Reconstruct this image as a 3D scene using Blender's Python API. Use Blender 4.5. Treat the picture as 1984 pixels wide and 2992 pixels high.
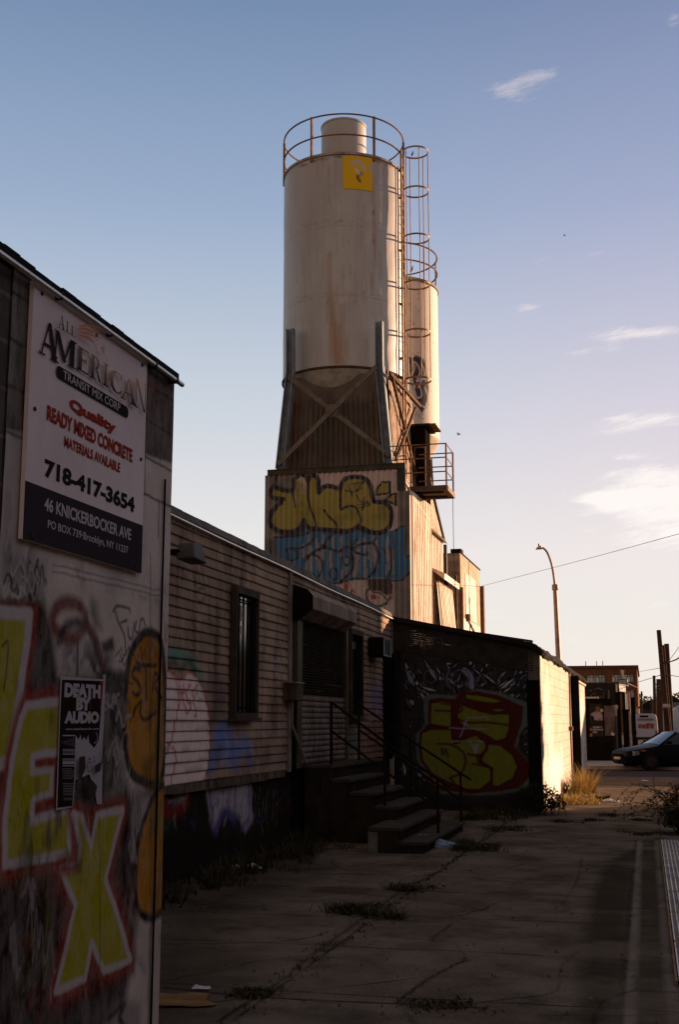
import bpy, bmesh, math, random
import numpy as np
from mathutils import Vector, Matrix
random.seed(7); R=math.radians
S=bpy.context.scene; COL=S.collection
for o in list(bpy.data.objects): bpy.data.objects.remove(o)

# ---------------------------------------------------------------- camera
F=3500.; H=1.65                                  # focal length in photo pixels, eye height in metres
PITCH=math.atan(612/F); YAW=math.atan(898*math.cos(PITCH)/F)
cd=bpy.data.cameras.new('camera'); cam=bpy.data.objects.new('camera',cd); COL.objects.link(cam)
cam.location=(0,0,H); cam.rotation_euler=(R(90)+PITCH,0,YAW)
cd.sensor_width=36; cd.sensor_fit='AUTO'; cd.lens=F*36/2992; cd.clip_start=.05; cd.clip_end=3000
S.camera=cam

# ---------------------------------------------------------------- light
SUN_EL, SUN_AZ = 10.0, 42.0                      # degrees; azimuth to the right of the street direction (+Y)
S.view_settings.view_transform='Standard'; S.view_settings.look='None'; S.view_settings.gamma=1
S.view_settings.use_curve_mapping=False; S.view_settings.exposure=1.35
sd=bpy.data.lights.new('sun','SUN'); sun=bpy.data.objects.new('sun',sd); COL.objects.link(sun)
sd.energy=5.0; sd.angle=R(.5); sd.color=(1,.62,.39)
_d=Vector((math.sin(R(SUN_AZ))*math.cos(R(SUN_EL)),math.cos(R(SUN_AZ))*math.cos(R(SUN_EL)),math.sin(R(SUN_EL))))
sun.rotation_euler=_d.to_track_quat('Z','Y').to_euler(); sun.location=(20,20,30)

# ---------------------------------------------------------------- node helpers
class NT:
    def __init__(s,tree): s.t=tree; s.n=tree.nodes; s.l=tree.links
    def new(s,ty,**kw):
        n=s.n.new(ty)
        for k,v in kw.items(): setattr(n,k,v)
        return n
    def put(s,sock,v):
        if v is None: return
        if isinstance(v,bpy.types.NodeSocket): s.l.new(v,sock)
        elif isinstance(v,(tuple,list)):
            v=tuple(v); 
            if sock.type=='RGBA' and len(v)==3: v=v+(1,)
            sock.default_value=v
        else: sock.default_value=v
    def math(s,op,a,b=0,c=None,clamp=False):
        n=s.new('ShaderNodeMath',operation=op,use_clamp=clamp); s.put(n.inputs[0],a); s.put(n.inputs[1],b)
        if c is not None: s.put(n.inputs[2],c)
        return n.outputs[0]
    def mix(s,f,a,b,bt='MIX'):
        n=s.new('ShaderNodeMix',data_type='RGBA',blend_type=bt); n.clamp_factor=True
        s.put(n.inputs[0],f); s.put(n.inputs[6],a); s.put(n.inputs[7],b); return n.outputs[2]
    def ramp(s,f,lo,hi):
        n=s.new('ShaderNodeMapRange'); n.interpolation_type='SMOOTHSTEP'
        s.put(n.inputs[0],f); n.inputs[1].default_value=lo; n.inputs[2].default_value=hi; return n.outputs[0]
    def noise(s,co,scale,detail=5,rough=.6,dist=0):
        n=s.new('ShaderNodeTexNoise'); s.put(n.inputs['Vector'],co); n.inputs['Scale'].default_value=scale
        n.inputs['Detail'].default_value=detail; n.inputs['Roughness'].default_value=rough; n.inputs['Distortion'].default_value=dist
        return n.outputs['Fac']
    def stretch(s,co,sc):
        n=s.new('ShaderNodeMapping'); s.put(n.inputs['Vector'],co); n.inputs['Scale'].default_value=sc; return n.outputs[0]

# ---------------------------------------------------------------- sky
W=bpy.data.worlds.new('World'); S.world=W; W.use_nodes=True
w=NT(W.node_tree); w.n.clear()
out=w.new('ShaderNodeOutputWorld'); bg=w.new('ShaderNodeBackground'); w.l.new(bg.outputs[0],out.inputs[0])
sky=w.new('ShaderNodeTexSky',sky_type='NISHITA'); sky.sun_disc=False
sky.sun_elevation=R(SUN_EL); sky.sun_rotation=R(SUN_AZ); sky.air_density=1.0; sky.dust_density=1.2; sky.ozone_density=2.0
tc=w.new('ShaderNodeTexCoord'); sp=w.new('ShaderNodeSeparateXYZ'); w.l.new(tc.outputs['Generated'],sp.inputs[0])
az=w.math('MULTIPLY',w.math('ARCTAN2',sp.outputs[0],sp.outputs[1]),57.2958)
el=w.math('MULTIPLY',w.math('ARCSINE',sp.outputs[2]),57.2958)
cb=w.new('ShaderNodeCombineXYZ'); w.put(cb.inputs[0],w.math('MULTIPLY',az,.22)); w.put(cb.inputs[1],w.math('MULTIPLY',w.math('SUBTRACT',el,w.math('MULTIPLY',az,.10)),1.5))
nz=w.noise(cb.outputs[0],1.0,9,.66,.35)
cb2=w.new('ShaderNodeCombineXYZ'); w.put(cb2.inputs[0],w.math('MULTIPLY',az,.7)); w.put(cb2.inputs[1],w.math('MULTIPLY',w.math('SUBTRACT',el,w.math('MULTIPLY',az,.25)),2.1)); w.put(cb2.inputs[2],3.7)
nz2=w.noise(cb2.outputs[0],1.0,8,.7,.4)
#  (azimuth, elevation, half width, half height, strength) of each cloud
CLOUDS=[(-5.4,29.1,1.5,.55,.95),(-3.6,29.5,1.2,.4,.8),(2.8,31.2,.5,.4,.6),(-4.1,21.6,.7,.28,.7),(-1.4,21.6,.9,.35,.45),(-4.9,19.4,.8,.28,.8),
        (.9,17.9,2.6,.42,1.05),(-1.6,17.2,1.8,.3,.5),(.8,13.9,2.0,.38,1.),(-1.2,13.4,1.6,.25,.45),(1.4,11.2,2.8,.55,.9),(1.0,9.9,3.2,.9,1.3),(-.9,10.3,1.5,.4,.9),(2.0,8.3,2.6,.7,1.),
        (-.6,12.2,2.2,.3,.55),(-7.0,5.1,1.3,.3,.6),(-8.2,6.0,1.,.4,.4),(-3,3.6,2.,.3,.5),(0,5.2,2.5,.3,.4)]
fac=None
for i,(a,e,sa,se,st) in enumerate(CLOUDS):
    da=w.math('DIVIDE',w.math('SUBTRACT',az,a),sa); de=w.math('DIVIDE',w.math('SUBTRACT',el,e),se)
    r2=w.math('ADD',w.math('MULTIPLY',da,da),w.math('MULTIPLY',de,de))
    g=w.math('MULTIPLY',w.math('EXPONENT',w.math('MULTIPLY',r2,-.8)),st)
    fac=g if fac is None else w.math('ADD',fac,g)
nzm=w.math('ADD',w.math('MULTIPLY',nz,.6),w.math('MULTIPLY',nz2,.4))
cl=w.ramp(w.math('ADD',w.math('MULTIPLY',fac,.70),w.math('MULTIPLY',w.math('SUBTRACT',nzm,.5),2.4)),.28,.95)
cl=w.math('MULTIPLY',cl,w.ramp(fac,.03,.3))
hs=w.new('ShaderNodeHueSaturation'); w.l.new(sky.outputs[0],hs.inputs['Color']); hs.inputs['Saturation'].default_value=.92
t1=w.mix(1.0,hs.outputs[0],(1.0,.93,.98),'MULTIPLY')
# low haze whitening towards the horizon
hz=w.ramp(el,20,-1)
# violet cast over the sunward half of the sky
vi=w.math('MULTIPLY',w.ramp(az,-22,6),w.ramp(el,4,24))
t2=w.mix(w.math('MULTIPLY',vi,.5),t1,w.mix(1.0,t1,(1.28,.98,1.0),'MULTIPLY'))
# pale evening gradient on the sunward side of the sky
cr=w.new('ShaderNodeValToRGB'); w.put(cr.inputs[0],w.math('DIVIDE',el,40.,clamp=True)); E_=cr.color_ramp.elements
GR=[(0,(.93,.83,.74)),(.05,(.93,.875,.815)),(.20,(.87,.845,.835)),(.38,(.61,.675,.765)),(.60,(.325,.44,.63)),(.82,(.165,.268,.455)),(1,(.13,.21,.36))]
while len(E_)<len(GR): E_.new(.5)
for e_,(p_,c_) in zip(E_,GR): e_.position=p_; e_.color=c_+(1,)
gsc=w.mix(1.0,cr.outputs[0],(6.7,6.7,6.7),'MULTIPLY')
gvi=w.mix(w.math('MULTIPLY',w.ramp(az,-20,4),w.ramp(el,3,16)),gsc,w.mix(1.0,gsc,(1.11,.965,.995),'MULTIPLY'))
# the sky opposite the sun glows warmer
back=w.ramp(w.math('ABSOLUTE',w.math('SUBTRACT',az,5)),70,135)
gvi=w.mix(back,gvi,w.mix(1.0,gvi,(1.0,.72,.55),'MULTIPLY'))
# unseen warm tint added overhead, outside the view, to warm the fill light
warm_fill=w.mix(.72,w.mix(1.0,t2,(1.5,1.25,1.0),'MULTIPLY'),(2.5,1.92,1.48))
vis=w.math('MULTIPLY',w.ramp(el,58,37),w.ramp(w.math('ABSOLUTE',w.math('ADD',az,8)),150,60))
SKYMIX=w.mix(w.math('MULTIPLY',w.ramp(el,60,37),.9),warm_fill,gvi)
cm=w.mix(w.math('MULTIPLY',cl,w.math('SUBTRACT',.86,w.math('MULTIPLY',w.ramp(el,10,30),.34))),SKYMIX,w.mix(w.ramp(el,10,26),(6.95,6.5,6.2),(5.9,5.0,4.9)))
w.l.new(cm,bg.inputs['Color']); bg.inputs['Strength'].default_value=.059

# ---------------------------------------------------------------- camera geometry: photo pixel -> point on a plane of the place
_fw=np.array([-math.sin(YAW)*math.cos(PITCH),math.cos(YAW)*math.cos(PITCH),math.sin(PITCH)])
_rt=np.array([math.cos(YAW),math.sin(YAW),0.]); _up=np.cross(_rt,_fw); _C=np.array([0,0,H])
def ray(u,v): return _fw+_rt*((u-992)/F)+_up*((1496-v)/F)
def atX(u,v,x): d=ray(u,v); return _C+d*(x/d[0])
def atY(u,v,y): d=ray(u,v); return _C+d*(y/d[1])
def atZ(u,v,z=0.): d=ray(u,v); return _C+d*((z-H)/d[2])

# ---------------------------------------------------------------- objects
def tag(o,label=None,cat=None,group=None,kind=None):
    if label: o['label']=label
    if cat: o['category']=cat
    if group: o['group']=group
    if kind: o['kind']=kind
    return o
def thing(name,label,cat,loc=(0,0,0),rz=0,group=None):
    o=bpy.data.objects.new(name,None); COL.objects.link(o); o.location=loc; o.rotation_euler=(0,0,rz); o.empty_display_size=.2
    return tag(o,label,cat,group)
def copy_tree(o,parent=None):
    c=o.copy(); COL.objects.link(c)
    if parent: c.parent=parent
    for ch in list(o.children): copy_tree(ch,c)
    return c
def rootloc(p):
    v=Vector((0,0,0))
    while p: v=v+p.location; p=p.parent
    return v
class MB:
    def __init__(s): s.v=[]; s.f=[]; s.m=[]; s.k=0
    def face(s,pts):
        b=len(s.v); s.v+= [tuple(p) for p in pts]; s.f.append(list(range(b,b+len(pts)))); s.m.append(s.k)
    def box(s,x0,x1,y0,y1,z0,z1):
        if x0>x1:x0,x1=x1,x0
        if y0>y1:y0,y1=y1,y0
        if z0>z1:z0,z1=z1,z0
        b=len(s.v)
        s.v+=[(x0,y0,z0),(x1,y0,z0),(x1,y1,z0),(x0,y1,z0),(x0,y0,z1),(x1,y0,z1),(x1,y1,z1),(x0,y1,z1)]
        for q in ((0,3,2,1),(4,5,6,7),(0,1,5,4),(1,2,6,5),(2,3,7,6),(3,0,4,7)): s.f.append([b+i for i in q]); s.m.append(s.k)
        return s
    def hexa(s,p):      # 8 points, bottom ring then top ring
        b=len(s.v); s.v+=[tuple(q) for q in p]
        for q in ((0,3,2,1),(4,5,6,7),(0,1,5,4),(1,2,6,5),(2,3,7,6),(3,0,4,7)): s.f.append([b+i for i in q]); s.m.append(s.k)
        return s
    def beam(s,p,q,wd,ht,upv=(0,0,1)):
        p=Vector(p); q=Vector(q); d=(q-p).normalized(); u=Vector(upv); a=d.cross(u)
        if a.length<1e-4: a=d.cross(Vector((0,1,0)))
        a.normalize(); c=a.cross(d); a*=wd/2; c*=ht/2
        return s.hexa([p-a-c,p+a-c,p+a+c,p-a+c,q-a-c,q+a-c,q+a+c,q-a+c])
    def tube(s,pts,r,n=8,closed=False,r2=None,cap=True):
        pts=[Vector(p) for p in pts]; N=len(pts); b=len(s.v); pa=None
        for i,p in enumerate(pts):
            if closed: d=pts[(i+1)%N]-pts[i-1]
            else: d=pts[min(i+1,N-1)]-pts[max(i-1,0)]
            d.normalize()
            if pa is None:
                pa=d.cross(Vector((0,0,1)))
                if pa.length<1e-3: pa=d.cross(Vector((1,0,0)))
            pa=(pa-d*pa.dot(d)).normalized(); c=d.cross(pa)
            rr=r if r2 is None else r+(r2-r)*i/max(1,N-1)
            for k in range(n):
                t=2*math.pi*k/n; s.v.append(tuple(p+(pa*math.cos(t)+c*math.sin(t))*rr))
        for i in range(N if closed else N-1):
            j=(i+1)%N
            for k in range(n):
                k2=(k+1)%n; s.f.append([b+i*n+k,b+i*n+k2,b+j*n+k2,b+j*n+k]); s.m.append(s.k)
        if cap and not closed:
            s.f.append([b+k for k in range(n)][::-1]); s.m.append(s.k); s.f.append([b+(N-1)*n+k for k in range(n)]); s.m.append(s.k)
        return s
    def lathe(s,prof,c,n=48,a0=0,a1=2*math.pi):
        b=len(s.v); full=abs(a1-a0-2*math.pi)<1e-6; M=n if full else n+1
        for r,z in prof:
            for k in range(M):
                t=a0+(a1-a0)*k/n; s.v.append((c[0]+r*math.cos(t),c[1]+r*math.sin(t),c[2]+z))
        for i in range(len(prof)-1):
            for k in range(n):
                k2=(k+1)%M; s.f.append([b+i*M+k,b+i*M+k2,b+(i+1)*M+k2,b+(i+1)*M+k]); s.m.append(s.k)
        return s
    def prism(s,poly,axis,a0,a1):   # poly in the two other axes
        n=len(poly); b=len(s.v)
        def pt(p,a): return {'x':(a,p[0],p[1]),'y':(p[0],a,p[1]),'z':(p[0],p[1],a)}[axis]
        s.v+=[pt(p,a0) for p in poly]+[pt(p,a1) for p in poly]
        s.f.append(list(range(b,b+n))[::-1]); s.f.append(list(range(b+n,b+2*n))); s.m+=[s.k,s.k]
        for i in range(n):
            j=(i+1)%n; s.f.append([b+i,b+j,b+n+j,b+n+i]); s.m.append(s.k)
        return s
    def build(s,name,mat,parent=None,local=False,smooth=False,bevel=0,paint=None):
        off=Vector((0,0,0)) if (local or not parent) else rootloc(parent)
        me=bpy.data.meshes.new(name)
        me.from_pydata([(a-off.x,b-off.y,c-off.z) for a,b,c in s.v],[],s.f)
        ms=mat if isinstance(mat,(list,tuple)) else [mat]
        for m in ms: me.materials.append(m)
        if len(ms)>1: me.polygons.foreach_set('material_index',s.m)
        bm=bmesh.new(); bm.from_mesh(me); bmesh.ops.recalc_face_normals(bm,faces=bm.faces); bm.to_mesh(me); bm.free()
        if smooth:
            me.polygons.foreach_set('use_smooth',[True]*len(me.polygons)); me.set_sharp_from_angle(angle=R(40))
        o=bpy.data.objects.new(name,me); COL.objects.link(o)
        if parent: o.parent=parent
        if bevel:
            b=o.modifiers.new('bevel','BEVEL'); b.width=bevel; b.segments=2; b.limit_method='ANGLE'
        return o
def gridmesh(name,V,nr,nc,mat,parent=None,paint=None,smooth=False):
    """V: (nr*nc,3) array of a rows x cols sheet."""
    off=np.array(rootloc(parent)) if parent else np.zeros(3)
    me=bpy.data.meshes.new(name); V=np.asarray(V,np.float32)-off.astype(np.float32)
    i=np.arange((nr-1)*(nc-1)); r=i//(nc-1); c=i%(nc-1); a=r*nc+c
    Fq=np.stack([a,a+1,a+nc+1,a+nc],1).astype(np.int32)
    me.vertices.add(len(V)); me.vertices.foreach_set('co',V.ravel())
    me.loops.add(Fq.size); me.loops.foreach_set('vertex_index',Fq.ravel())
    me.polygons.add(len(Fq)); me.polygons.foreach_set('loop_start',np.arange(0,Fq.size,4,dtype=np.int32))
    me.update(calc_edges=True); me.validate()
    me.materials.append(mat)
    if smooth: me.polygons.foreach_set('use_smooth',[True]*len(me.polygons))
    if paint is not None:
        at=me.color_attributes.new('paint','FLOAT_COLOR','POINT'); at.data.foreach_set('color',np.asarray(paint,np.float32).ravel())
    o=bpy.data.objects.new(name,me); COL.objects.link(o)
    if parent: o.parent=parent
    return o

# ---------------------------------------------------------------- spray paint: colours evaluated at the vertices of a real wall
def vnoise(u,v,sc,seed=0,octs=3):
    o=np.zeros_like(u); amp=1; tot=0
    for k in range(octs):
        rs=np.random.RandomState(seed*17+k); G=rs.rand(64,64)
        x=u*sc*2**k+7.3; y=v*sc*2**k+3.1; xi=np.floor(x).astype(int); yi=np.floor(y).astype(int)
        fx=x-xi; fy=y-yi; fx=fx*fx*(3-2*fx); fy=fy*fy*(3-2*fy)
        g=lambda a,b:G[a%64,b%64]
        o+=amp*((g(xi,yi)*(1-fx)+g(xi+1,yi)*fx)*(1-fy)+(g(xi,yi+1)*(1-fx)+g(xi+1,yi+1)*fx)*fy); tot+=amp; amp*=.5
    return o/tot
def smooth_pts(P,n=8,closed=False):
    P=[np.array(p,float) for p in P]; N=len(P); out=[]
    if N<3: return P
    rng=range(N) if closed else range(N-1)
    for i in rng:
        p0=P[(i-1)%N] if closed or i>0 else P[0]; p1=P[i]; p2=P[(i+1)%N]; p3=P[(i+2)%N] if closed or i+2<N else P[-1]
        for t in np.linspace(0,1,n,endpoint=False):
            out.append(.5*((2*p1)+(-p0+p2)*t+(2*p0-5*p1+4*p2-p3)*t*t+(-p0+3*p1-3*p2+p3)*t**3))
    if not closed: out.append(P[-1])
    return out
class Spray:
    def __init__(s,u,v,mp,wob=.006,seed=1):
        s.u=u+(vnoise(u,v,9,seed)-.5)*wob*2; s.v=v+(vnoise(u,v,9,seed+5)-.5)*wob*2
        s.c=np.zeros((len(u),4)); s.mp=mp; s.u0=u; s.v0=v
    def over(s,idx,col,a):
        a=a[:,None]; c=s.c[idx]; na=a+c[:,3:4]*(1-a)
        rgb=(np.array(col)[None,:]*a+c[:,:3]*c[:,3:4]*(1-a))/np.maximum(na,1e-6)
        s.c[idx]=np.concatenate([rgb,na],1)
    def near(s,P,m):
        P=np.array(P); return np.where((s.u>P[:,0].min()-m)&(s.u<P[:,0].max()+m)&(s.v>P[:,1].min()-m)&(s.v<P[:,1].max()+m))[0]
    def segd(s,idx,P,closed):
        x=s.u[idx]; y=s.v[idx]; d=np.full(len(idx),1e9)
        n=len(P)
        for i in range(n if closed else n-1):
            a=P[i]; b=P[(i+1)%n]; e=b-a; L=e@e
            t=np.clip(((x-a[0])*e[0]+(y-a[1])*e[1])/max(L,1e-12),0,1)
            d=np.minimum(d,(x-a[0]-t*e[0])**2+(y-a[1]-t*e[1])**2)
        return np.sqrt(d)
    def line(s,pts,w,col,soft=.01,a=1,closed=False,smooth=True,raw=False):
        P=[np.array(p if raw else s.mp(*p)) for p in pts]
        if smooth: P=smooth_pts(P,6,closed)
        idx=s.near(P,w+soft)
        if not len(idx): return
        d=s.segd(idx,P,closed); s.over(idx,col,a*np.clip((w/2+soft-d)/(2*soft),0,1))
    def poly(s,pts,col,soft=.008,a=1,smooth=False,raw=False,edge=None,ew=.03,streak=0):
        P=[np.array(p if raw else s.mp(*p)) for p in pts]
        if smooth: P=smooth_pts(P,6,True)
        idx=s.near(P,soft)
        if not len(idx): return
        x=s.u[idx]; y=s.v[idx]; ins=np.zeros(len(idx),bool); n=len(P)
        for i in range(n):
            p=P[i]; q=P[(i+1)%n]
            c=(p[1]>y)!=(q[1]>y); t=(q[0]-p[0])*(y-p[1])/np.where(abs(q[1]-p[1])<1e-12,1e-12,q[1]-p[1])+p[0]
            ins^=c&(x<t)
        d=s.segd(idx,P,True); sd=np.where(ins,d,-d)
        al=np.clip((sd+soft)/(2*soft),0,1)*a
        if streak: al=al*(1-streak*np.clip((vnoise(x,y*.15,30,9)-.45)*4,0,1))
        s.over(idx,col,al)
        if edge is not None: s.line(P,ew,edge,soft,closed=True,smooth=False,raw=True)
    def ell(s,c,rx,ry,**k):
        P=[(c[0]+rx*math.cos(t),c[1]+ry*math.sin(t)) for t in np.linspace(0,2*math.pi,28,endpoint=False)]
        return P
    def blotch(s,box,col,sc,lo,hi,seed,a=1,sy=1):
        (u0,v0),(u1,v1)=box; idx=np.where((s.u0>u0)&(s.u0<u1)&(s.v0>v0)&(s.v0<v1))[0]
        if not len(idx): return
        n=vnoise(s.u0[idx],s.v0[idx]*sy,sc,seed,4)
        m=.15; f=np.minimum.reduce([s.u0[idx]-u0,u1-s.u0[idx],s.v0[idx]-v0,v1-s.v0[idx]])/m
        s.over(idx,col,np.clip((n-lo)/(hi-lo),0,1)*np.clip(f,0,1)*a)

# ---------------------------------------------------------------- materials
def mat(name,col,rough=.85,metal=0,amt=.35,scale=3.,col2=None,rust=None,streak=0,paint=False,bump=.15,bscale=40,spec=.03,wear=.0,extra=None,dirt=None):
    m=bpy.data.materials.new(name); m.use_nodes=True; t=NT(m.node_tree); b=t.n['Principled BSDF']
    tc=t.new('ShaderNodeTexCoord'); co=tc.outputs['Object']
    if streak: co_s=t.stretch(co,(1,1,streak))
    else: co_s=co
    n1=t.noise(co_s,scale,6,.65); f=t.ramp(n1,.3,.7)
    c2=col2 or tuple(c*(1-amt) for c in col)
    c1=col if col2 else tuple(min(1,c*(1+amt*.5)) for c in col)
    c=t.mix(f,c2,c1)
    n2=t.noise(co,scale*9,4,.7); c=t.mix(.6*amt,c,t.mix(n2,(.2,.2,.2),(1,1,1)),'MULTIPLY')
    if dirt:
        dn=t.ramp(t.noise(t.stretch(co,(1,1,.22)),dirt[1],7,.7),dirt[2],dirt[3]); c=t.mix(dn,c,dirt[0])
    if rust:
        rn=t.ramp(t.noise(t.stretch(co,(1,1,rust[3] if len(rust)>3 else .12)),rust[1],7,.7),rust[2],rust[2]+.14); c=t.mix(rn,c,rust[0])
    if extra: c=extra(t,co,c)
    if paint:
        at=t.new('ShaderNodeAttribute',attribute_name='paint'); al=at.outputs['Alpha']
        if wear:
            wn=t.ramp(t.noise(t.stretch(co,(1,1,.5)),11,8,.75),.42-wear*.1,.42+.2); al=t.math('MULTIPLY',al,t.math('ADD',1-wear,t.math('MULTIPLY',wn,wear)))
        pc=t.mix(.45,at.outputs['Color'],t.mix(t.noise(co,14,6,.7),(.5,.5,.5),(1.15,1.15,1.15)),'MULTIPLY')
        c=t.mix(al,c,pc)
    t.put(b.inputs['Base Color'],c); b.inputs['Roughness'].default_value=rough; b.inputs['Metallic'].default_value=metal
    b.inputs['Specular IOR Level'].default_value=spec
    if bump:
        bn=t.new('ShaderNodeBump'); bn.inputs['Strength'].default_value=bump; bn.inputs['Distance'].default_value=.02
        t.put(bn.inputs['Height'],t.noise(co,bscale,5,.65)); t.l.new(bn.outputs[0],b.inputs['Normal'])
    return m
def paintattr_mat(name,rough=.5):
    m=bpy.data.materials.new(name); m.use_nodes=True; t=NT(m.node_tree); b=t.n['Principled BSDF']
    at=t.new('ShaderNodeAttribute',attribute_name='paint'); tc=t.new('ShaderNodeTexCoord')
    t.put(b.inputs['Base Color'],t.mix(.15,at.outputs['Color'],t.mix(t.noise(tc.outputs['Object'],40),(.5,.5,.5),(1,1,1)),'MULTIPLY')); b.inputs['Roughness'].default_value=rough; b.inputs['Specular IOR Level'].default_value=0; return m
def block_lines(bw,bh,axis,off=0,col=(.30,.24,.17),wd=.012,strength=.6):
    """mortar joints of a block wall, from object position"""
    def fn(t,co,c):
        s=t.new('ShaderNodeSeparateXYZ'); t.put(s.inputs[0],co); hx=s.outputs[axis]; z=s.outputs[2]
        row=t.math('FLOOR',t.math('DIVIDE',z,bh)); fz=t.math('FRACT',t.math('DIVIDE',z,bh))
        sh=t.math('MULTIPLY',t.math('MODULO',row,2),.5); fx=t.math('FRACT',t.math('ADD',t.math('DIVIDE',hx,bw),sh))
        dz=t.math('MULTIPLY',t.math('MINIMUM',fz,t.math('SUBTRACT',1,fz)),bh); dx=t.math('MULTIPLY',t.math('MINIMUM',fx,t.math('SUBTRACT',1,fx)),bw)
        d=t.math('MINIMUM',dz,dx); l=t.math('SUBTRACT',1,t.ramp(d,wd*.4,wd)); l=t.math('MULTIPLY',l,strength)
        n=t.ramp(t.noise(co,3,4),.35,.62)
        return t.mix(t.math('MULTIPLY',l,t.math('ADD',.35,t.math('MULTIPLY',n,.65))),c,col)
    return fn
M={}
M['dark_metal']=mat('dark_metal',(.035,.03,.028),.6,.3)
M['black']=mat('black_paint',(.008,.007,.006),.8,spec=.02)
M['black_rough']=mat('black_rough',(.011,.009,.007),1,spec=0)
M['steel']=mat('worn_steel',(.34,.30,.27),.45,.6,spec=.3,rust=((.20,.09,.03),5,.60))
M['pipe']=mat('bare_pipe',(.55,.50,.45),.32,.9,amt=.2)
M['rust_steel']=mat('rusty_steel',(.26,.15,.08),.8,.2,col2=(.15,.07,.03),scale=5)
M['leg_steel']=mat('silo_leg_paint',(.22,.25,.27),.7,.2,rust=((.20,.10,.05),4,.60))
M['wood']=mat('weathered_wood',(.16,.13,.10),.9,scale=6,streak=.2)
M['fascia']=mat('weathered_coping',(.16,.15,.13),.9,scale=6,dirt=((.05,.045,.035),5,.45,.7))
M['tar']=mat('roof_tar',(.022,.018,.016),.9,bump=.5,bscale=20)
M['glass']=mat('dark_glass',(.01,.011,.012),.12,spec=.5,bump=0)
M['concrete']=mat('old_concrete',(.17,.16,.145),.95,scale=3,dirt=((.05,.045,.04),3,.5,.75),bump=.3)
M['riser']=mat('step_riser',(.035,.028,.02),.95,scale=4,dirt=((.09,.07,.05),5,.58,.75),bump=.4,spec=0)
M['stone']=mat('step_stone',(.07,.056,.042),.9,scale=4,dirt=((.04,.035,.03),5,.45,.7),bump=.4)
M['rubber']=mat('rubber',(.012,.012,.012),.9)
M['asphalt']=mat('asphalt',(.05,.047,.045),.95,scale=2,bump=.4,bscale=60)
M['rail_iron']=mat('rusty_rail',(.016,.012,.009),.8,spec=.02,rust=((.06,.03,.014),7,.58,1))

# ================================================================ GROUND
g=MB(); g.box(-320,320,-60,900,-.9,-.12); tag(g.build('street_ground',M['asphalt']),kind='structure')
fs=MB(); fs.box(-60,60,46.6,53.5,-.11,.01)
tag(fs.build('far_pavement',mat('far_concrete',(.30,.28,.25),.95,scale=1.5)),kind='structure')
KX=2.3
sw=MB(); sw.box(-14,KX,-12,5.9,-.119,-.001); sw.box(-14,-4.9,5.9,24.2,-.119,-.001); sw.box(1.3,KX,5.9,24.2,-.119,-.001); sw.box(-14,KX,24.2,38.2,-.119,-.001)
walkmat_kw=dict(scale=1.2,dirt=((.035,.030,.026),1.6,.48,.8),bump=.35,bscale=70)
def slab_lines(t,co,c):
    s=t.new('ShaderNodeSeparateXYZ'); t.put(s.inputs[0],co)
    y=t.math('FRACT',t.math('DIVIDE',t.math('ADD',s.outputs[1],t.math('MULTIPLY',t.noise(co,1.2,3),.12)),1.52)); d=t.math('MULTIPLY',t.math('MINIMUM',y,t.math('SUBTRACT',1,y)),1.52)
    x=t.math('FRACT',t.math('DIVIDE',t.math('ADD',s.outputs[0],2.32),2.45)); dx=t.math('MULTIPLY',t.math('MINIMUM',x,t.math('SUBTRACT',1,x)),2.45)
    l=t.math('SUBTRACT',1,t.ramp(t.math('MINIMUM',d,dx),.004,.022)); k=t.ramp(t.noise(co,2.5,4),.30,.55)
    c=t.mix(t.math('MULTIPLY',t.math('MULTIPLY',l,k),.85),c,(.012,.011,.009))
    v=t.new('ShaderNodeTexVoronoi',feature='DISTANCE_TO_EDGE'); 
    wv=t.new('ShaderNodeVectorMath',operation='ADD'); t.put(wv.inputs[0],co); t.put(wv.inputs[1],t.mix(1,(0,0,0),t.noise(co,2.2,5)))
    t.put(v.inputs['Vector'],wv.outputs[0]); v.inputs['Scale'].default_value=.33
    cr=t.math('MULTIPLY',t.math('SUBTRACT',1,t.ramp(v.outputs['Distance'],.0015,.008)),t.ramp(t.noise(co,.35,2),.48,.60))
    c=t.mix(t.math('MULTIPLY',cr,.8),c,(.012,.011,.009))
    sp=t.ramp(t.noise(co,38,4,.7),.50,.68); c=t.mix(t.math('MULTIPLY',sp,.55),c,(.05,.04,.03))
    sp2=t.ramp(t.noise(co,55,3,.6),.58,.68); c=t.mix(t.math('MULTIPLY',sp2,.45),c,(.26,.21,.165))
    st=t.ramp(t.noise(co,9,5,.7),.58,.70); return t.mix(t.math('MULTIPLY',st,.35),c,(.05,.038,.028))
walk=mat('pavement_concrete',(.150,.121,.096),.95,spec=0,paint=True,extra=slab_lines,**walkmat_kw)
tag(sw.build('pavement',mat('far_pavement_concrete',(.150,.121,.096),.95,spec=0,extra=slab_lines,**walkmat_kw)),kind='structure')
ny,nx=730,248
yy=np.linspace(5.9,24.2,ny); xx=np.linspace(-4.9,1.3,nx); XX,YY=np.meshgrid(xx,yy)
sp_=Spray(XX.ravel(),YY.ravel(),lambda x,y:(x,y),wob=.012,seed=3)
P_=lambda u,v:tuple(atZ(u,v)[:2])
sp_.mp=P_
ASPH=(.030,.023,.016)
sp_.poly([(1862,2478),(1800,2505),(1760,2540),(1735,2600),(1715,2700),(1700,2800),(1700,2992),(1806,2992),(1830,2800)],ASPH,soft=.07,a=.72)
sp_.poly([(-.13,6),(.05,6),(.05,17.9),(-.13,17.9)],ASPH,soft=.02,a=.6,raw=True)
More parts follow.
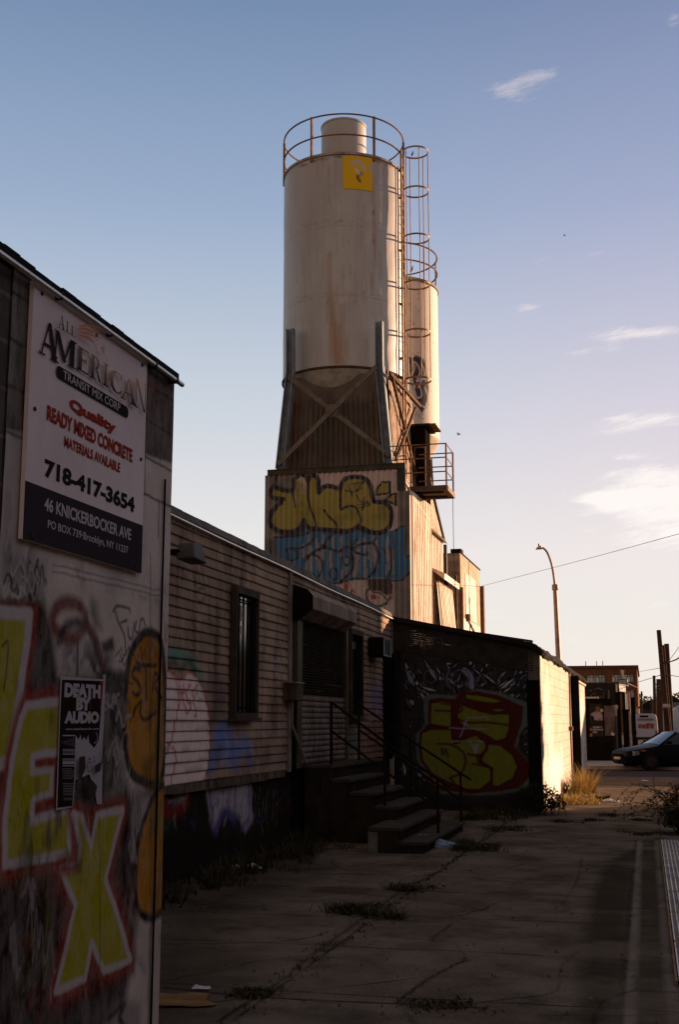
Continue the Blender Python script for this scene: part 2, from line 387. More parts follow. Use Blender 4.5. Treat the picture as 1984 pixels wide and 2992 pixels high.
# kerb stones round the vents
CON=(.19,.165,.14)
sp_.poly([(-.205,5.9),(-.130,5.9),(-.130,17.9),(-.205,17.9)],CON,soft=.02,a=.85,raw=True)
sp_.line([(-.215,5.9),(-.215,17.9)],.03,(.018,.015,.012),.015,.9,raw=True,smooth=False)
sp_.poly([(.045,8.1),(.118,8.1),(.118,17.9),(.045,17.9)],(.17,.15,.13),soft=.02,a=.8,raw=True)
sp_.line([(-.13,8.05),(1.3,8.2)],.05,(.02,.017,.014),.02,.85,raw=True,smooth=False)
CR=(.010,.009,.008)
for pts,wd in (([(635,2985),(800,2880),(900,2800),(985,2738),(1082,2669),(1179,2601),(1286,2543),(1383,2475),(1471,2421)],.03),
               ([(1160,2925),(1240,2868),(1310,2830),(1364,2808)],.03),([(1364,2808),(1330,2760),(1262,2748),(1310,2712),(1320,2700)],.022),
               ([(480,2886),(700,2908),(900,2920),(1160,2930),(1300,2940),(1420,2945)],.04),([(1160,2925),(1215,2992)],.02),
               ([(1300,2941),(1480,2920),(1620,2900),(1640,2830),(1690,2780)],.018),([(1180,2742),(1330,2752),(1480,2765),(1640,2775)],.014),
               ([(1370,2562),(1480,2575),(1620,2583),(1760,2585)],.028),([(850,2545),(1010,2552),(1130,2558),(1300,2562)],.022),
               ([(1000,2680),(1200,2690),(1450,2710),(1700,2722)],.013),([(480,2660),(700,2668),(900,2676),(1000,2680)],.016),
               ([(700,2588),(900,2600),(1090,2612)],.014),([(480,2755),(760,2755),(900,2740),(960,2720)],.02),([(1700,2500),(1690,2560),(1650,2640)],.012)):
    sp_.line(pts,wd*.85,CR,.012,.95)
rcr=random.Random(12)
for k in range(20):
    x=rcr.uniform(-4.2,.0); y=rcr.uniform(7,21); a=rcr.choice((0,0,1.57,.8,2.4))+rcr.uniform(-.3,.3); P=[(x,y)]
    for q_ in range(rcr.randint(3,7)): a+=rcr.uniform(-.5,.5); L_=rcr.uniform(.15,.45); P.append((P[-1][0]+L_*math.cos(a),P[-1][1]+L_*math.sin(a)))
    sp_.line(P,rcr.uniform(.010,.024),CR,.012,.85,raw=True,smooth=False)
for k in range(26):      # worn pale and tarry patches
    x=rcr.uniform(-4.2,-.3); y=rcr.uniform(6.5,22); r_=rcr.uniform(.08,.4); sp_.poly([(x+r_*rcr.uniform(.6,1.2)*math.cos(t),y+r_*rcr.uniform(.6,1.2)*math.sin(t)) for t in np.linspace(0,6.283,9)[:-1]],rcr.choice(((.06,.046,.034),(.20,.165,.13),(.05,.04,.03))),soft=.05,a=rcr.uniform(.25,.55),raw=True,smooth=True)
sp_.blotch(((-4.9,6),(1.3,24)),(.06,.047,.036),.7,.50,.72,21,.4); sp_.blotch(((-4.9,6),(1.3,24)),(.05,.04,.03),2.6,.60,.74,28,.35)
sp_.blotch(((-4.9,6),(1.3,24)),(.21,.175,.145),1.6,.56,.76,22,.35)
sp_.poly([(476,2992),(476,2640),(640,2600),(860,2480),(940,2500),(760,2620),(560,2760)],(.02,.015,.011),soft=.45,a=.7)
Vg=np.stack([XX.ravel(),YY.ravel(),(vnoise(XX.ravel(),YY.ravel(),.9,31)-.5)*.02],1)
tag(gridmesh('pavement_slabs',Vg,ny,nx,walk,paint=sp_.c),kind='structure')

# ================================================================ CONCRETE BLOCK BUILDING, left foreground
WX=-2.5; WE=6.09
bb=thing('block_building','low concrete block building covered in big yellow-green letter graffiti, nearest on the left','building',(-4.5,3,0))
wall1=mat('plaster_over_block',(.68,.58,.51),.95,scale=2.2,amt=.25,paint=True,wear=.16,dirt=((.07,.05,.038),2.6,.60,.85),bump=.25,bscale=30,spec=0)
n1y,n1z=300,610
yy=np.linspace(4.30,WE,n1y); zz=np.linspace(-.02,3.56,n1z); YY,ZZ=np.meshgrid(yy,zz)
s=Spray(YY.ravel(),ZZ.ravel(),None,wob=.008,seed=11)
c2=lambda x,y: tuple(atX(x*.56769,1650+y*.56743,WX)[1:])
c1=lambda x,y: tuple(atX(x*.42276,700+y*.42283,WX)[1:])
BLK=(.085,.075,.06); DK=(.016,.012,.010); MAR=(.075,.013,.006); RED=(.24,.028,.012); WHT=(.50,.44,.43); YEL=(.36,.32,.010); ORG=(.46,.19,.010)
# --- blocks along the top and the far corner
s.mp=c1
s.poly([(-60,-60),(1240,800),(1240,1560),(975,1480),(975,830),(230,260),(205,1340),(-60,1300)],BLK,soft=.01,a=.96)
s.blotch((c1(-40,200)[0:1]+(2.9,),(4.52,3.64)),(.20,.18,.17),9,.55,.62,5,.8,.3)
s.blotch(((4.3,2.55),(4.5,3.3)),(.09,.085,.02),6,.45,.62,6,.8)
s.blotch(((4.3,2.6),(4.48,2.95)),(.03,.05,.10),6,.45,.6,16,.8)
for k,yk in enumerate((3.42,3.22,3.02,2.82)):
    s.line([(4.3,yk),(4.47,yk)],.014,(.02,.017,.014),.006,.9,raw=True,smooth=False); s.line([(5.58,yk),(6.22,yk)],.013,(.025,.021,.018),.006,.85,raw=True,smooth=False)
    for q in (0,1): s.line([(5.72+.4*q+.2*(k%2),yk),(5.72+.4*q+.2*(k%2),yk-.2)],.012,(.025,.021,.018),.006,.8,raw=True,smooth=False)
for pts in (([(985,920),(1000,1010),(1040,1000)]),([(1045,1010),(1100,985),(1060,1060),(1045,1180),(1080,1240),(1120,1240)]),([(1060,1110),(1130,1105)]),([(985,1190),(1020,1180),(1035,1160)])):
    s.line(pts,.02,(.16,.03,.015),.01,.7)
s.poly([(-60,1340),(190,1400),(160,2400),(-60,2400)],(.42,.37,.34),soft=.02,a=.9)
s.blotch(((4.3,1.75),(4.62,2.6)),(.03,.024,.02),10,.52,.60,7,.85,.35)
s.blotch(((4.3,1.9),(4.72,2.36)),(.02,.017,.015),7,.40,.60,8,.9,.6)
s.line([(5.67,3.5),(5.67,2.4)],.012,(.03,.025,.02),.006,.7,raw=True,smooth=False)
for k in (2.33,2.30): s.line([(4.75,k),(5.95,k+.01)],.008,(.09,.075,.06),.005,.7,raw=True,smooth=False)
s.blotch(((4.75,2.20),(6.2,2.42)),(.08,.06,.045),14,.55,.7,19,.6)
# --- dark ground of the letters
s.mp=c2
s.poly([(-60,150),(215,165),(270,300),(300,560),(640,560),(640,1100),(700,1250),(720,1700),(640,2300),(520,2420),(-60,2420)],DK,soft=.04,a=.93)
s.poly([(300,360),(500,390),(560,480),(540,560),(300,560)],(.36,.33,.31),soft=.02,a=.8)
s.blotch((c2(300,560)[0:1]+(1.75,),(5.45,2.05)),(.03,.022,.02),14,.5,.58,15,.9,.5)
s.blotch(((5.30,1.1),(5.75,1.75)),(.26,.235,.21),12,.52,.66,25,.75,.25)
s.line(s.ell((355,285),85,90),.065,(.15,.022,.014),.018,.9,closed=True)
s.line([(300,400),(340,320),(400,300),(460,340),(500,450),(530,560)],.05,(.03,.016,.03),.018,.9)
s.line([(395,380),(395,560)],.022,DK,.01,.9); s.line([(440,300),(500,400),(530,520)],.04,(.13,.02,.014),.02,.8)
s.poly([(470,180),(500,200),(520,330),(480,330),(460,250)],(.05,.04,.05),soft=.04,a=.8)
s.poly([(520,400),(580,370),(585,440),(530,450)],DK,soft=.015,a=.9)
s.poly([(545,540),(640,560),(640,610),(545,600)],DK,soft=.02,a=.9)
# --- red shadow ground
s.poly([(-60,180),(210,215),(190,340),(130,640),(300,660),(300,1300),(640,1190),(700,1500),(690,2100),(560,2180),(300,2330),(-60,2300)],MAR,soft=.03,a=.85)
s.poly([(-60,1640),(250,1680),(290,1900),(210,2365),(-60,2365)],DK,soft=.08,a=.85)
s.poly([(560,1450),(650,1200),(690,1500),(650,1700),(600,1560)],DK,soft=.05,a=.8)
# --- left letter
A_=[(-60,235),(150,255),(135,400),(95,700),(60,900),(35,1010),(-60,1060)]
s.poly([(p[0]+45 if p[0]>0 else p[0],p[1]+(-45 if p[1]<500 else 40)) for p in A_],RED,soft=.02,a=.9)
s.poly(A_,YEL,soft=.008,edge=WHT,ew=.055); s.line([(10,420),(40,400),(35,520),(20,640)],.012,DK,.006,.9)
# --- E
E_=[(138,722),(312,706),(312,960),(230,975),(165,988),(166,1066),(268,1040),(262,1186),(168,1220),(160,1316),(350,1262),(352,1485),(24,1548),(22,1320),(62,1000),(108,800)]
s.line(E_,.13,RED,.02,.9,closed=True,smooth=False); s.poly(E_,YEL,soft=.008,edge=WHT,ew=.04)
s.poly([(182,1005),(300,985),(300,1030),(182,1046)],RED,.01); s.poly([(178,1228),(300,1188),(300,1232),(178,1268)],RED,.01)
# --- X
X_=[(372,1285),(420,1300),(466,1455),(497,1292),(630,1258),(542,1618),(672,2032),(533,2090),(467,1950),(436,2130),(283,2200),(388,1752),(312,1570),(398,1545),(410,1440)]
s.line(X_,.12,RED,.025,.85,closed=True,smooth=False); s.poly(X_,YEL,soft=.008,edge=WHT,ew=.036)
s.line([(312,1570),(350,1565),(405,1545)],.05,RED,.02,.9); s.line([(510,1300),(512,2080)],.008,(.03,.025,.01),.004,.8,smooth=False)
for p in ((300,1300,380),(462,1460,1560),(345,1480,1530),(535,2090,2130)): s.line([(p[0],p[1]),(p[0]+3,p[2])],.006,WHT,.003,.6,smooth=False)
for k in range(60):
    y=random.uniform(30,620); x=random.uniform(1100,1560); s.line([(y,x),(y+4,x+random.uniform(15,70))],.006,(.05,.045,.01),.005,.5,smooth=False)
s.blotch(((4.5,.9),(5.2,1.45)),(.05,.045,.012),14,.55,.7,33,.75,.4)
s.blotch(((4.4,1.55),(5.0,1.9)),(.07,.06,.012),12,.58,.7,34,.6,.4)
# --- orange totem
s.poly([(770,345),(830,420),(848,700),(846,960),(820,1130),(745,1120),(680,1080),(645,960),(640,720),(665,480),(715,380)],ORG,soft=.01,smooth=True,edge=DK,ew=.05)
s.poly([(836,1140),(860,1200),(860,1700),(800,1810),(735,1810),(700,1740),(696,1600),(712,1420),(750,1280),(790,1190)],ORG,soft=.012,smooth=True,edge=DK,ew=.045)
s.poly([(690,1150),(800,1140),(760,1220),(720,1330),(690,1440),(670,1300)],(.20,.18,.16),.02,.6)
s.blotch(((5.7,.9),(6.2,1.9)),(.08,.10,.015),7,.5,.7,41,.5); s.blotch(((5.7,.4),(6.2,2.3)),(.10,.045,.012),9,.5,.75,42,.6)
for pts in ([(712,540),(690,530),(678,570),(700,600),(722,640),(700,672),(680,660)],[(700,500),(730,515),(800,520)],[(752,520),(750,690)],[(785,640),(795,560),(815,580),(795,620),(830,690)],[(680,780),(700,730),(725,700),(720,760),(745,800),(800,760)]): s.line(pts,.022,DK,.008,.95)
for pts in ([(580,240),(600,215),(660,222),(665,240)],[(590,240),(610,300),(640,380),(645,440)],[(620,300),(650,290)],[(655,330),(660,370),(680,380),(690,300)],[(700,290),(695,340),(715,350),(720,290),(735,280),(745,310)]): s.line(pts,.014,(.04,.035,.035),.006,.9)
# --- foot of the wall
s.poly([(520,2420),(560,2290),(660,2230),(720,2260),(720,2420)],(.22,.20,.185),.03,.7)
s.line([(560,2330),(640,2260),(610,2330),(660,2400)],.03,DK,.012,.9); s.poly([(90,2365),(120,2250),(160,2365)],(.18,.16,.16),.02,.5)
s.line([(700,1880),(690,1990),(745,2100)],.03,(.25,.22,.22),.02,.6); s.line([(770,1880),(765,2365)],.03,(.19,.175,.165),.014,.6); s.line([(680,1700),(665,1800),(690,1850)],.035,(.26,.235,.23),.02,.6)
s.poly([(235,1760),(265,1740),(262,1900),(230,2030),(225,1900)],(.09,.085,.012),.02,.7)
# --- small tags and scrawls between the big letters
rt=random.Random(31)
def tagline(x,y,w_,h_,col,wd,a=.85,n=6):
    P=[(x,y)]
    for k in range(n): P.append((x+w_*(k+1)/n+rt.uniform(-.12,.12)*w_,y+rt.choice((-1,1))*rt.uniform(.15,.5)*h_))
    s.line(P,wd,col,.005,a)
for k in range(26): tagline(rt.uniform(530,610),rt.uniform(640,1160),rt.uniform(30,90),rt.uniform(60,160),rt.choice(((.42,.37,.35),(.30,.27,.25),DK,DK,(.16,.13,.12))),rt.uniform(.008,.018))
for k in range(22): tagline(rt.uniform(-40,180),rt.uniform(0,150),rt.uniform(40,120),rt.uniform(60,140),rt.choice((DK,(.5,.44,.4),DK,(.3,.26,.23))),rt.uniform(.010,.02))
for k in range(16): tagline(rt.uniform(0,240),rt.uniform(1680,2300),rt.uniform(40,90),rt.uniform(120,320),rt.choice(((.10,.09,.012),(.16,.03,.015),(.28,.24,.24),DK)),rt.uniform(.008,.022),.6)
for k in range(12): tagline(rt.uniform(640,690),rt.uniform(1200,1700),rt.uniform(20,50),rt.uniform(120,260),rt.choice(((.36,.32,.3),DK)),rt.uniform(.008,.016),.7)
for k in range(10): tagline(rt.uniform(560,760),rt.uniform(420,640),rt.uniform(30,70),rt.uniform(30,80),DK,.010,.8)
for k in range(14):      # drips under the letter edges
    x=rt.uniform(40,640); y=rt.choice((1540,1490,2060,2180,1300)); s.line([(x,y),(x+rt.uniform(-2,2),y+rt.uniform(30,120))],.006,rt.choice((WHT,RED,RED)),.003,.6,smooth=False)
# --- vertical joint with the cable, and wear
s.line([(772,-60),(772,2365)],.012,DK,.006,.6,smooth=False)
V=np.stack([np.full(YY.size,WX)+(vnoise(YY.ravel(),ZZ.ravel(),5,51)-.5)*.006,YY.ravel(),ZZ.ravel()],1)
gridmesh('wall',V,n1z,n1y,wall1,bb,paint=s.c)
m=MB(); m.box(-9,WX-.01,-6,4.30,-.05,3.52); m.box(-9,WX-.012,4.30,WE-.002,-.05,3.52)
m.build('wall',mat('dirty_block',(.12,.105,.09),.95,extra=block_lines(.4,.2,1)),bb)
m=MB(); ys=[-6]+[3.9+.13*i for i in range(16)]+[6.085]
for a,b in zip(ys[:-1],ys[1:]): m.box(-9,WX+.03+random.uniform(-.004,.005),a,b,3.535,3.572+random.uniform(-.004,.004))
m.build('coping',M['tar'],bb)
m=MB(); m.tube([(WX+.045,-6,3.50),(WX+.045,2,3.505),(WX+.05,5.0,3.512),(WX+.045,6.10,3.515)],.014,10); m.build('conduit',M['pipe'],bb,smooth=True)
for y in (4.62,5.15,5.7,6.0): m=MB(); m.box(WX,WX+.062,y-.008,y+.008,3.496,3.53); m.build('pipe_clip',M['dark_metal'],bb)
m=MB(); m.tube([(WX+.010,5.97,2.95),(WX+.010,5.965,2.0),(WX+.010,5.97,1.0),(WX+.010,5.965,0)],.006,8); m.build('cable',M['black'],bb)

# ================================================================ LETTERING
def text_mesh(txt,x0,x1,z0,z1,bold=0.,shear=0.):
    """outline text filled and fitted to a box: list of (x,z) verts, faces"""
    cu=bpy.data.curves.new('text','FONT'); cu.body=txt; cu.size=1; cu.offset=bold; cu.shear=shear; cu.resolution_u=3; cu.fill_mode='BOTH'
    o=bpy.data.objects.new('text',cu); COL.objects.link(o); bpy.context.view_layer.update()
    me=bpy.data.meshes.new_from_object(o.evaluated_get(bpy.context.evaluated_depsgraph_get()))
    vs=np.array([v.co[:2] for v in me.vertices]); fc=[list(p.vertices) for p in me.polygons]
    bpy.data.objects.remove(o); bpy.data.curves.remove(cu); bpy.data.meshes.remove(me)
    mn=vs.min(0); mx=vs.max(0); vs=(vs-mn)/(mx-mn)*np.array([x1-x0,z1-z0])+np.array([x0,z0]); return vs,fc
class Flat:
    """flat print on a sheet standing on plane X=x (width along Y), layers 0.4 mm apart"""
    def __init__(s,x): s.x=x; s.v=[]; s.f=[]; s.c=[]; s.k=0
    def add(s,vs,fc,col):
        s.k+=1; b=len(s.v)
        for p in vs: s.v.append((s.x+s.k*.00035,p[0],p[1])); s.c.append(tuple(col(p) if callable(col) else col)+(1,))
        s.f+=[[b+i for i in f] for f in fc]
    def poly(s,pts,col): s.add(pts,[list(range(len(pts)))],col)
    def text(s,t,x0,x1,z0,z1,col,bold=0,shear=0): vs,fc=text_mesh(t,x0,x1,z0,z1,bold,shear); s.add(vs,fc,col)
    def band(s,pts,w,col):
        P=smooth_pts(pts,6); n=len(P)
        for i in range(n-1):
            a,b=P[i],P[i+1]; d=b-a; d=d/max(1e-9,np.hypot(*d)); nn=np.array([-d[1],d[0]])
            wa=w(i/(n-1)) if callable(w) else w; wb=w((i+1)/(n-1)) if callable(w) else w
            s.k-=0 if i==0 else 1
            s.add([a-nn*wa/2,b-nn*wb/2,b+nn*wb/2,a+nn*wa/2],[[0,1,2,3]],col)
    def build(s,name,m,parent):
        off=np.array(rootloc(parent)); me=bpy.data.meshes.new(name); me.from_pydata([tuple(np.array(p)-off) for p in s.v],[],s.f); me.materials.append(m)
        at=me.color_attributes.new('paint','FLOAT_COLOR','POINT'); at.data.foreach_set('color',np.array(s.c,np.float32).ravel())
        bm=bmesh.new(); bm.from_mesh(me)
        for f in bm.faces:
            if f.normal.x<0: f.normal_flip()
        bm.to_mesh(me); bm.free(); o=bpy.data.objects.new(name,me); COL.objects.link(o); o.parent=parent; return o
INK=paintattr_mat('printed_ink',.95)
SER={ # serif capitals in a unit box as overlapping strokes
'A':[[(.43,1),(.57,1),(.93,.05),(.68,.05)],[(.42,.95),(.50,.99),(.18,.05),(.11,.05)],[(.24,.30),(.72,.30),(.70,.38),(.27,.38)],[(0,0),(.32,0),(.32,.05),(0,.05)],[(.58,0),(1,0),(1,.05),(.58,.05)]],
'M':[[(.06,.05),(.13,.05),(.17,.97),(.10,.97)],[(.06,1),(.24,1),(.58,.08),(.46,0)],[(.44,.06),(.50,.0),(.80,1),(.72,1)],[(.72,.05),(.92,.05),(.92,1),(.74,1)],[(0,0),(.20,0),(.20,.05),(0,.05)],[(.64,0),(1,0),(1,.05),(.64,.05)],[(0,.95),(.2,.95),(.2,1),(0,1)],[(.72,.95),(1,.95),(1,1),(.72,1)]],
'E':[[(.14,0),(.42,0),(.42,1),(.14,1)],[(0,0),(1,0),(1,.07),(0,.07)],[(0,.93),(.95,.93),(.95,1),(0,1)],[(.4,.47),(.75,.47),(.75,.54),(.4,.54)],[(.9,0),(1,.0),(1,.28)],[(.87,1),(.95,1),(.95,.75)],[(.7,.38),(.77,.38),(.77,.63),(.7,.63)]],
'R':[[(.14,0),(.38,0),(.38,1),(.14,1)],[(0,0),(.5,0),(.5,.06),(0,.06)],[(0,.94),(.55,.94),(.55,1),(0,1)],[(.5,1),(.74,.93),(.82,.75),(.6,.75),(.55,.9)],[(.82,.76),(.74,.56),(.5,.47),(.5,.54),(.6,.62),(.6,.76)],[(.42,.5),(.6,.52),(1,.0),(.78,.0)]],
'I':[[(.3,0),(.7,0),(.7,1),(.3,1)],[(0,0),(1,0),(1,.06),(0,.06)],[(0,.94),(1,.94),(1,1),(0,1)]],
'C':[[(.5,1),(.62,.95),(.34,.80),(.27,.5),(0,.5),(.1,.85),(.3,.97)],[(0,.51),(.27,.51),(.34,.22),(.62,.05),(.5,0),(.28,.04),(.1,.17)],[(.5,.94),(.5,1),(.78,.96),(.95,.78),(.9,.72),(.75,.88)],[(.5,.06),(.5,0),(.8,.04),(1,.22),(.95,.27),(.78,.1)],[(.88,1),(.96,1),(.96,.68),(.88,.72)]],
'N':[[(.06,.05),(.13,.05),(.13,.95),(.06,.95)],[(0,1),(.24,1),(.92,.0),(.78,.0)],[(.86,0),(.93,0),(.93,.95),(.86,.95)],[(0,0),(.24,0),(.24,.05),(0,.05)],[(.74,.95),(1,.95),(1,1),(.74,1)]],
'L':[[(.14,0),(.42,0),(.42,1),(.14,1)],[(0,0),(1,0),(1,.07),(0,.07)],[(0,.93),(.6,.93),(.6,1),(0,1)],[(.92,0),(1,0),(1,.28)]]}

# ---------------------------------------------------------------- sign board
SX=WX+.028; SY0,SY1=4.44,5.63; SZ0,SZ1=2.395,3.515
sg=thing('sign_board','white rectangular company sign board with dark bottom band, bolted high on the block building','sign',(SX,(SY0+SY1)/2,SZ0))
m=MB(); m.box(SX-.02,SX,SY0-.015,SY1+.015,SZ0,SZ1); m.build('panel',mat('sign_white',(.76,.65,.62),.6,amt=.10,scale=1.5,bump=0,spec=.04,dirt=((.60,.48,.42),1.2,.5,.8)),sg)
sy=lambda f: SY0+f*(SY1-SY0)
fl=Flat(SX+.0005); BAND=(.045,.038,.044)
fl.poly([(SY0-.015,SZ0),(SY1+.015,SZ0),(SY1+.015,2.642),(SY0-.015,2.640)],BAND)
fl.text('46 KNICKERBOCKER AVE',sy(.132),sy(.893),2.543,2.602,(.52,.47,.47),.025)
fl.text('PO BOX 739\u00b7Brooklyn, NY 11237',sy(.163),sy(.866),2.462,2.508,(.50,.46,.46),.012)
fl.text('718-417-3654',sy(.121),sy(.919),2.688,2.770,(.028,.024,.030),.045)
RD=(.33,.045,.03)
fl.text('MATERIALS AVAILABLE',sy(.262),sy(.762),2.858,2.908,RD,.035); fl.text('READY MIXED CONCRETE',sy(.120),sy(.880),2.938,3.008,RD,.045)
fl.text('Quality',sy(.290),sy(.706),3.026,3.094,RD,.05)
for q,(f,z) in enumerate(((.375,3.047),(.43,3.047),(.49,3.047),(.545,3.047),(.60,3.047))): fl.poly([(sy(f),z-.002),(sy(f)+.04,z-.002),(sy(f)+.04,z+.005),(sy(f),z+.005)],RD)
pl=[]; z0,z1=3.150,3.207
for k in range(9): t=math.pi/2+math.pi*k/8; pl.append((sy(.195)+.026*math.cos(t),(z0+z1)/2+(z1-z0)/2*math.sin(t)))
for k in range(9): t=-math.pi/2+math.pi*k/8; pl.append((sy(.80)+.026*math.cos(t),(z0+z1)/2+(z1-z0)/2*math.sin(t)))
fl.poly(pl,(.03,.026,.026)); fl.text('TRANSIT MIX CORP',sy(.228),sy(.738),3.160,3.200,(.52,.46,.45),.01)
DKI=np.array((.035,.028,.034)); BRN=np.array((.20,.135,.08)); TAN=np.array((.55,.36,.22))
def serif(ch,a,b,z0,z1,col,th=1):
    for pg in SER[ch]: fl.poly([(sy(a)+(sy(b)-sy(a))*p[0],z0+(z1-z0)*p[1]) for p in pg],col)
for ch,a,b,z0,z1 in (('A',.033,.185,3.212,3.372),('M',.138,.322,3.232,3.358),('E',.325,.425,3.240,3.352),('R',.432,.535,3.238,3.352),('I',.543,.600,3.238,3.350),('C',.608,.730,3.236,3.346),('A',.712,.880,3.226,3.350),('N',.855,.975,3.222,3.376)):
    def colf(p,a=a,z0=z0,z1=z1):
        f=(p[1]-z0)/(z1-z0); top=DKI if a<.2 else (BRN if a<.5 else TAN); top=top if a<.2 else BRN+(TAN-BRN)*min(1,max(0,(a-.3)/.35))
        k=min(1,max(0,(f-.1)/.75)); return tuple(DKI*(1-k)*1.2+top*k)
    serif(ch,a,b,z0,z1,colf)
for ch,a,b,z0,z1 in (('A',.147,.200,3.366,3.432),('L',.205,.240,3.368,3.420),('L',.243,.278,3.368,3.414)): serif(ch,a,b,z0,z1,lambda p:tuple(DKI*1.5+(BRN*1.2-DKI)*max(0,(p[1]-3.37)/.06)))
fc=lambda x,y:(lambda q:(q[1],q[2]))(atX(60+x*.23597,880+y*.23602,SX))
OR=(.62,.20,.09)
for pts in ([(655,322),(740,303),(825,318),(880,360),(915,420)],[(640,350),(735,348),(830,385),(925,470)],[(655,390),(750,398),(835,440),(900,500)],[(650,425),(750,450),(830,510),(878,585)]):
    fl.band([fc(*p) for p in pts],lambda t:.002+.0075*math.sin(math.pi*min(1,t*.9+.1)),OR)
cx,cz=fc(948,600); st=[]
for k in range(10): r=.030 if k%2==0 else .012; t=math.pi/2+k*math.pi/5+.3; st.append((cx+r*math.cos(t),cz+r*math.sin(t)))
for k in range(5): fl.poly([st[2*k],st[(2*k+1)%10],(cx,cz),st[2*k-1]],(.60,.33,.17))
fl.band([fc(950,640),fc(985,700),fc(1000,760)],.004,(.55,.36,.22))
fl.build('lettering',INK,sg)
for f,z in ((.045,3.48),(.955,3.478),(.50,3.468),(.03,2.96),(.97,2.98),(.05,2.42),(.95,2.42)):
    m=MB(); m.lathe([(0,.006),(.009,.005),(.010,0)],(0,0,0),10); 
    n=11*0
    pts=m.v[-30:]; m.v[-30:]=[(SX+.001+p[2],sy(f)+p[0],z+p[1]) for p in pts]; m.build('bolt',M['dark_metal'],sg)

# ---------------------------------------------------------------- torn poster
PX=WX+.007
po=thing('poster','torn black and white paper poster with big block lettering, pasted below the sign','poster',tuple(atX(165,2370,PX)))
q=lambda x,y:(lambda p:(p[1],p[2]))(atX(160+x*.17758,1960+y*.17758,PX))
fl=Flat(PX); PW=(.42,.38,.40)
fl.poly([q(*p) for p in ((90,88),(790,140),(785,60),(832,60),(800,900),(780,1200),(770,2190),(690,2200),(640,1900),(560,1700),(450,1750),(330,1800),(290,2240),(10,2300),(60,900))],PW)
fl.poly([q(*p) for p in ((110,145),(790,170),(735,900),(715,1140),(640,1270),(560,1180),(545,1050),(510,1140),(470,1080),(440,1160),(415,1045),(385,1130),(335,1060),(330,1180),(310,1800),(280,2225),(32,2255),(80,800))],(.022,.016,.014))
fl.poly([q(*p) for p in ((735,170),(792,175),(770,350),(755,620),(740,640))],(.24,.03,.015))
fl.poly([q(*p) for p in ((590,330),(620,330),(590,520),(600,620),(555,640),(560,480))],(.12,.018,.01))
def qt(t,x0,x1,y0,y1,bold):
    a=q(x0,y1); b=q(x1,y0); c_=q(x0,y0); d_=q(x1,y1); fl.text(t,(a[0]+c_[0])/2,(b[0]+d_[0])/2,(a[1]+d_[1])/2,(b[1]+c_[1])/2,PW,bold)
qt('DEATH',148,742,215,445,.07); qt('BY',340,585,440,655,.07); qt('AUDIO',145,715,665,868,.07); qt('www.deathbyaudio.com',160,705,935,985,.015)
def strip(x0,x1,y0,y1,col): fl.poly([q(x0,y1),q(x1,y1),q(x1,y0),q(x0,y0)],col)
GY=(.22,.20,.21)
strip(110,320,1055,1075,PW)
for k in range(9): fl.poly([q(110+k*24,1160+k*-9),q(116+k*24,1160+k*-9),q(116+k*24,1200+k*8),q(110+k*24,1200+k*8)],GY)
strip(100,310,1285,1330,GY); strip(100,310,1345,1385,GY); strip(95,305,1440,1480,GY); strip(95,305,1490,1535,PW); strip(95,300,1555,1572,PW)
y=1605
while y<2130:
    if not 1790<y<1830 and not 2050<y<2085: strip(88,random.choice((290,300,250)),y,y+9,GY)
    y+=27
fl.band([q(620,1010),q(650,1080),q(640,1150),q(590,1195)],.004,PW)
th=np.linspace(0,2*math.pi,18)
fl.band([q(516+38*math.cos(t),1580+75*math.sin(t)) for t in th],.0035,(.03,.02,.03)); fl.band([q(588+20*math.cos(t),1460+45*math.sin(t)) for t in th],.003,(.03,.02,.03))
fl.poly([q(518,1415),q(535,1470),q(500,1470)],(.03,.02,.03))
for p in (((345,1420),(440,1400),(450,1600),(370,1790),(335,1760)),((600,1560),(700,1500),(720,1400),(690,1650),(610,1680)),((460,1830),(560,1800),(640,1900),(600,2080),(500,2050)),((740,1280),(785,1200),(740,1420),(690,1660))): fl.poly([q(*a) for a in p],(.05,.042,.035))
fl.build('paper',INK,po)

# ================================================================ CLAPBOARD BUILDING
CX=-4.75; Y0,Y1=9.5,23.0
def eave(y): return 3.80-.0125*(y-10)
cbld=thing('clapboard_building','long low building with grimy pale clapboard siding, barred slit windows and a roll-down shutter','building',(-7,16,0))
EXP=.1075; ZB=1.01; NC=25
siding=mat('vinyl_siding',(.40,.275,.185),.75,spec=.04,scale=1.6,paint=True,wear=.15,dirt=((.085,.055,.033),2.2,.44,.72),bump=.12,bscale=60,
   extra=lambda t,co,c: t.mix(t.math('MULTIPLY',t.ramp(t.noise(t.stretch(co,(1,1,.10)),16,6,.75),.50,.72),.55),c,(.09,.065,.05)))
rows=[]
for k in range(NC+1):
    z=ZB+k*EXP
    rows+= [(z,.000),(z+.001,.017),(z+.013,.0185),(z+.045,.0125),(z+.08,.0065),(z+EXP-.001,.002)]
rows=[r for r in rows if r[0]<3.80]; nr=len(rows); ncol=660
ycol=np.linspace(Y0,Y1,ncol)
YY=np.repeat(ycol[None,:],nr,0); ZZ=np.repeat(np.array([r[0] for r in rows])[:,None],ncol,1); DX=np.repeat(np.array([r[1] for r in rows])[:,None],ncol,1)
ZT=3.80-.0125*(YY-10)+.02; ZZ=np.minimum(ZZ,ZT)
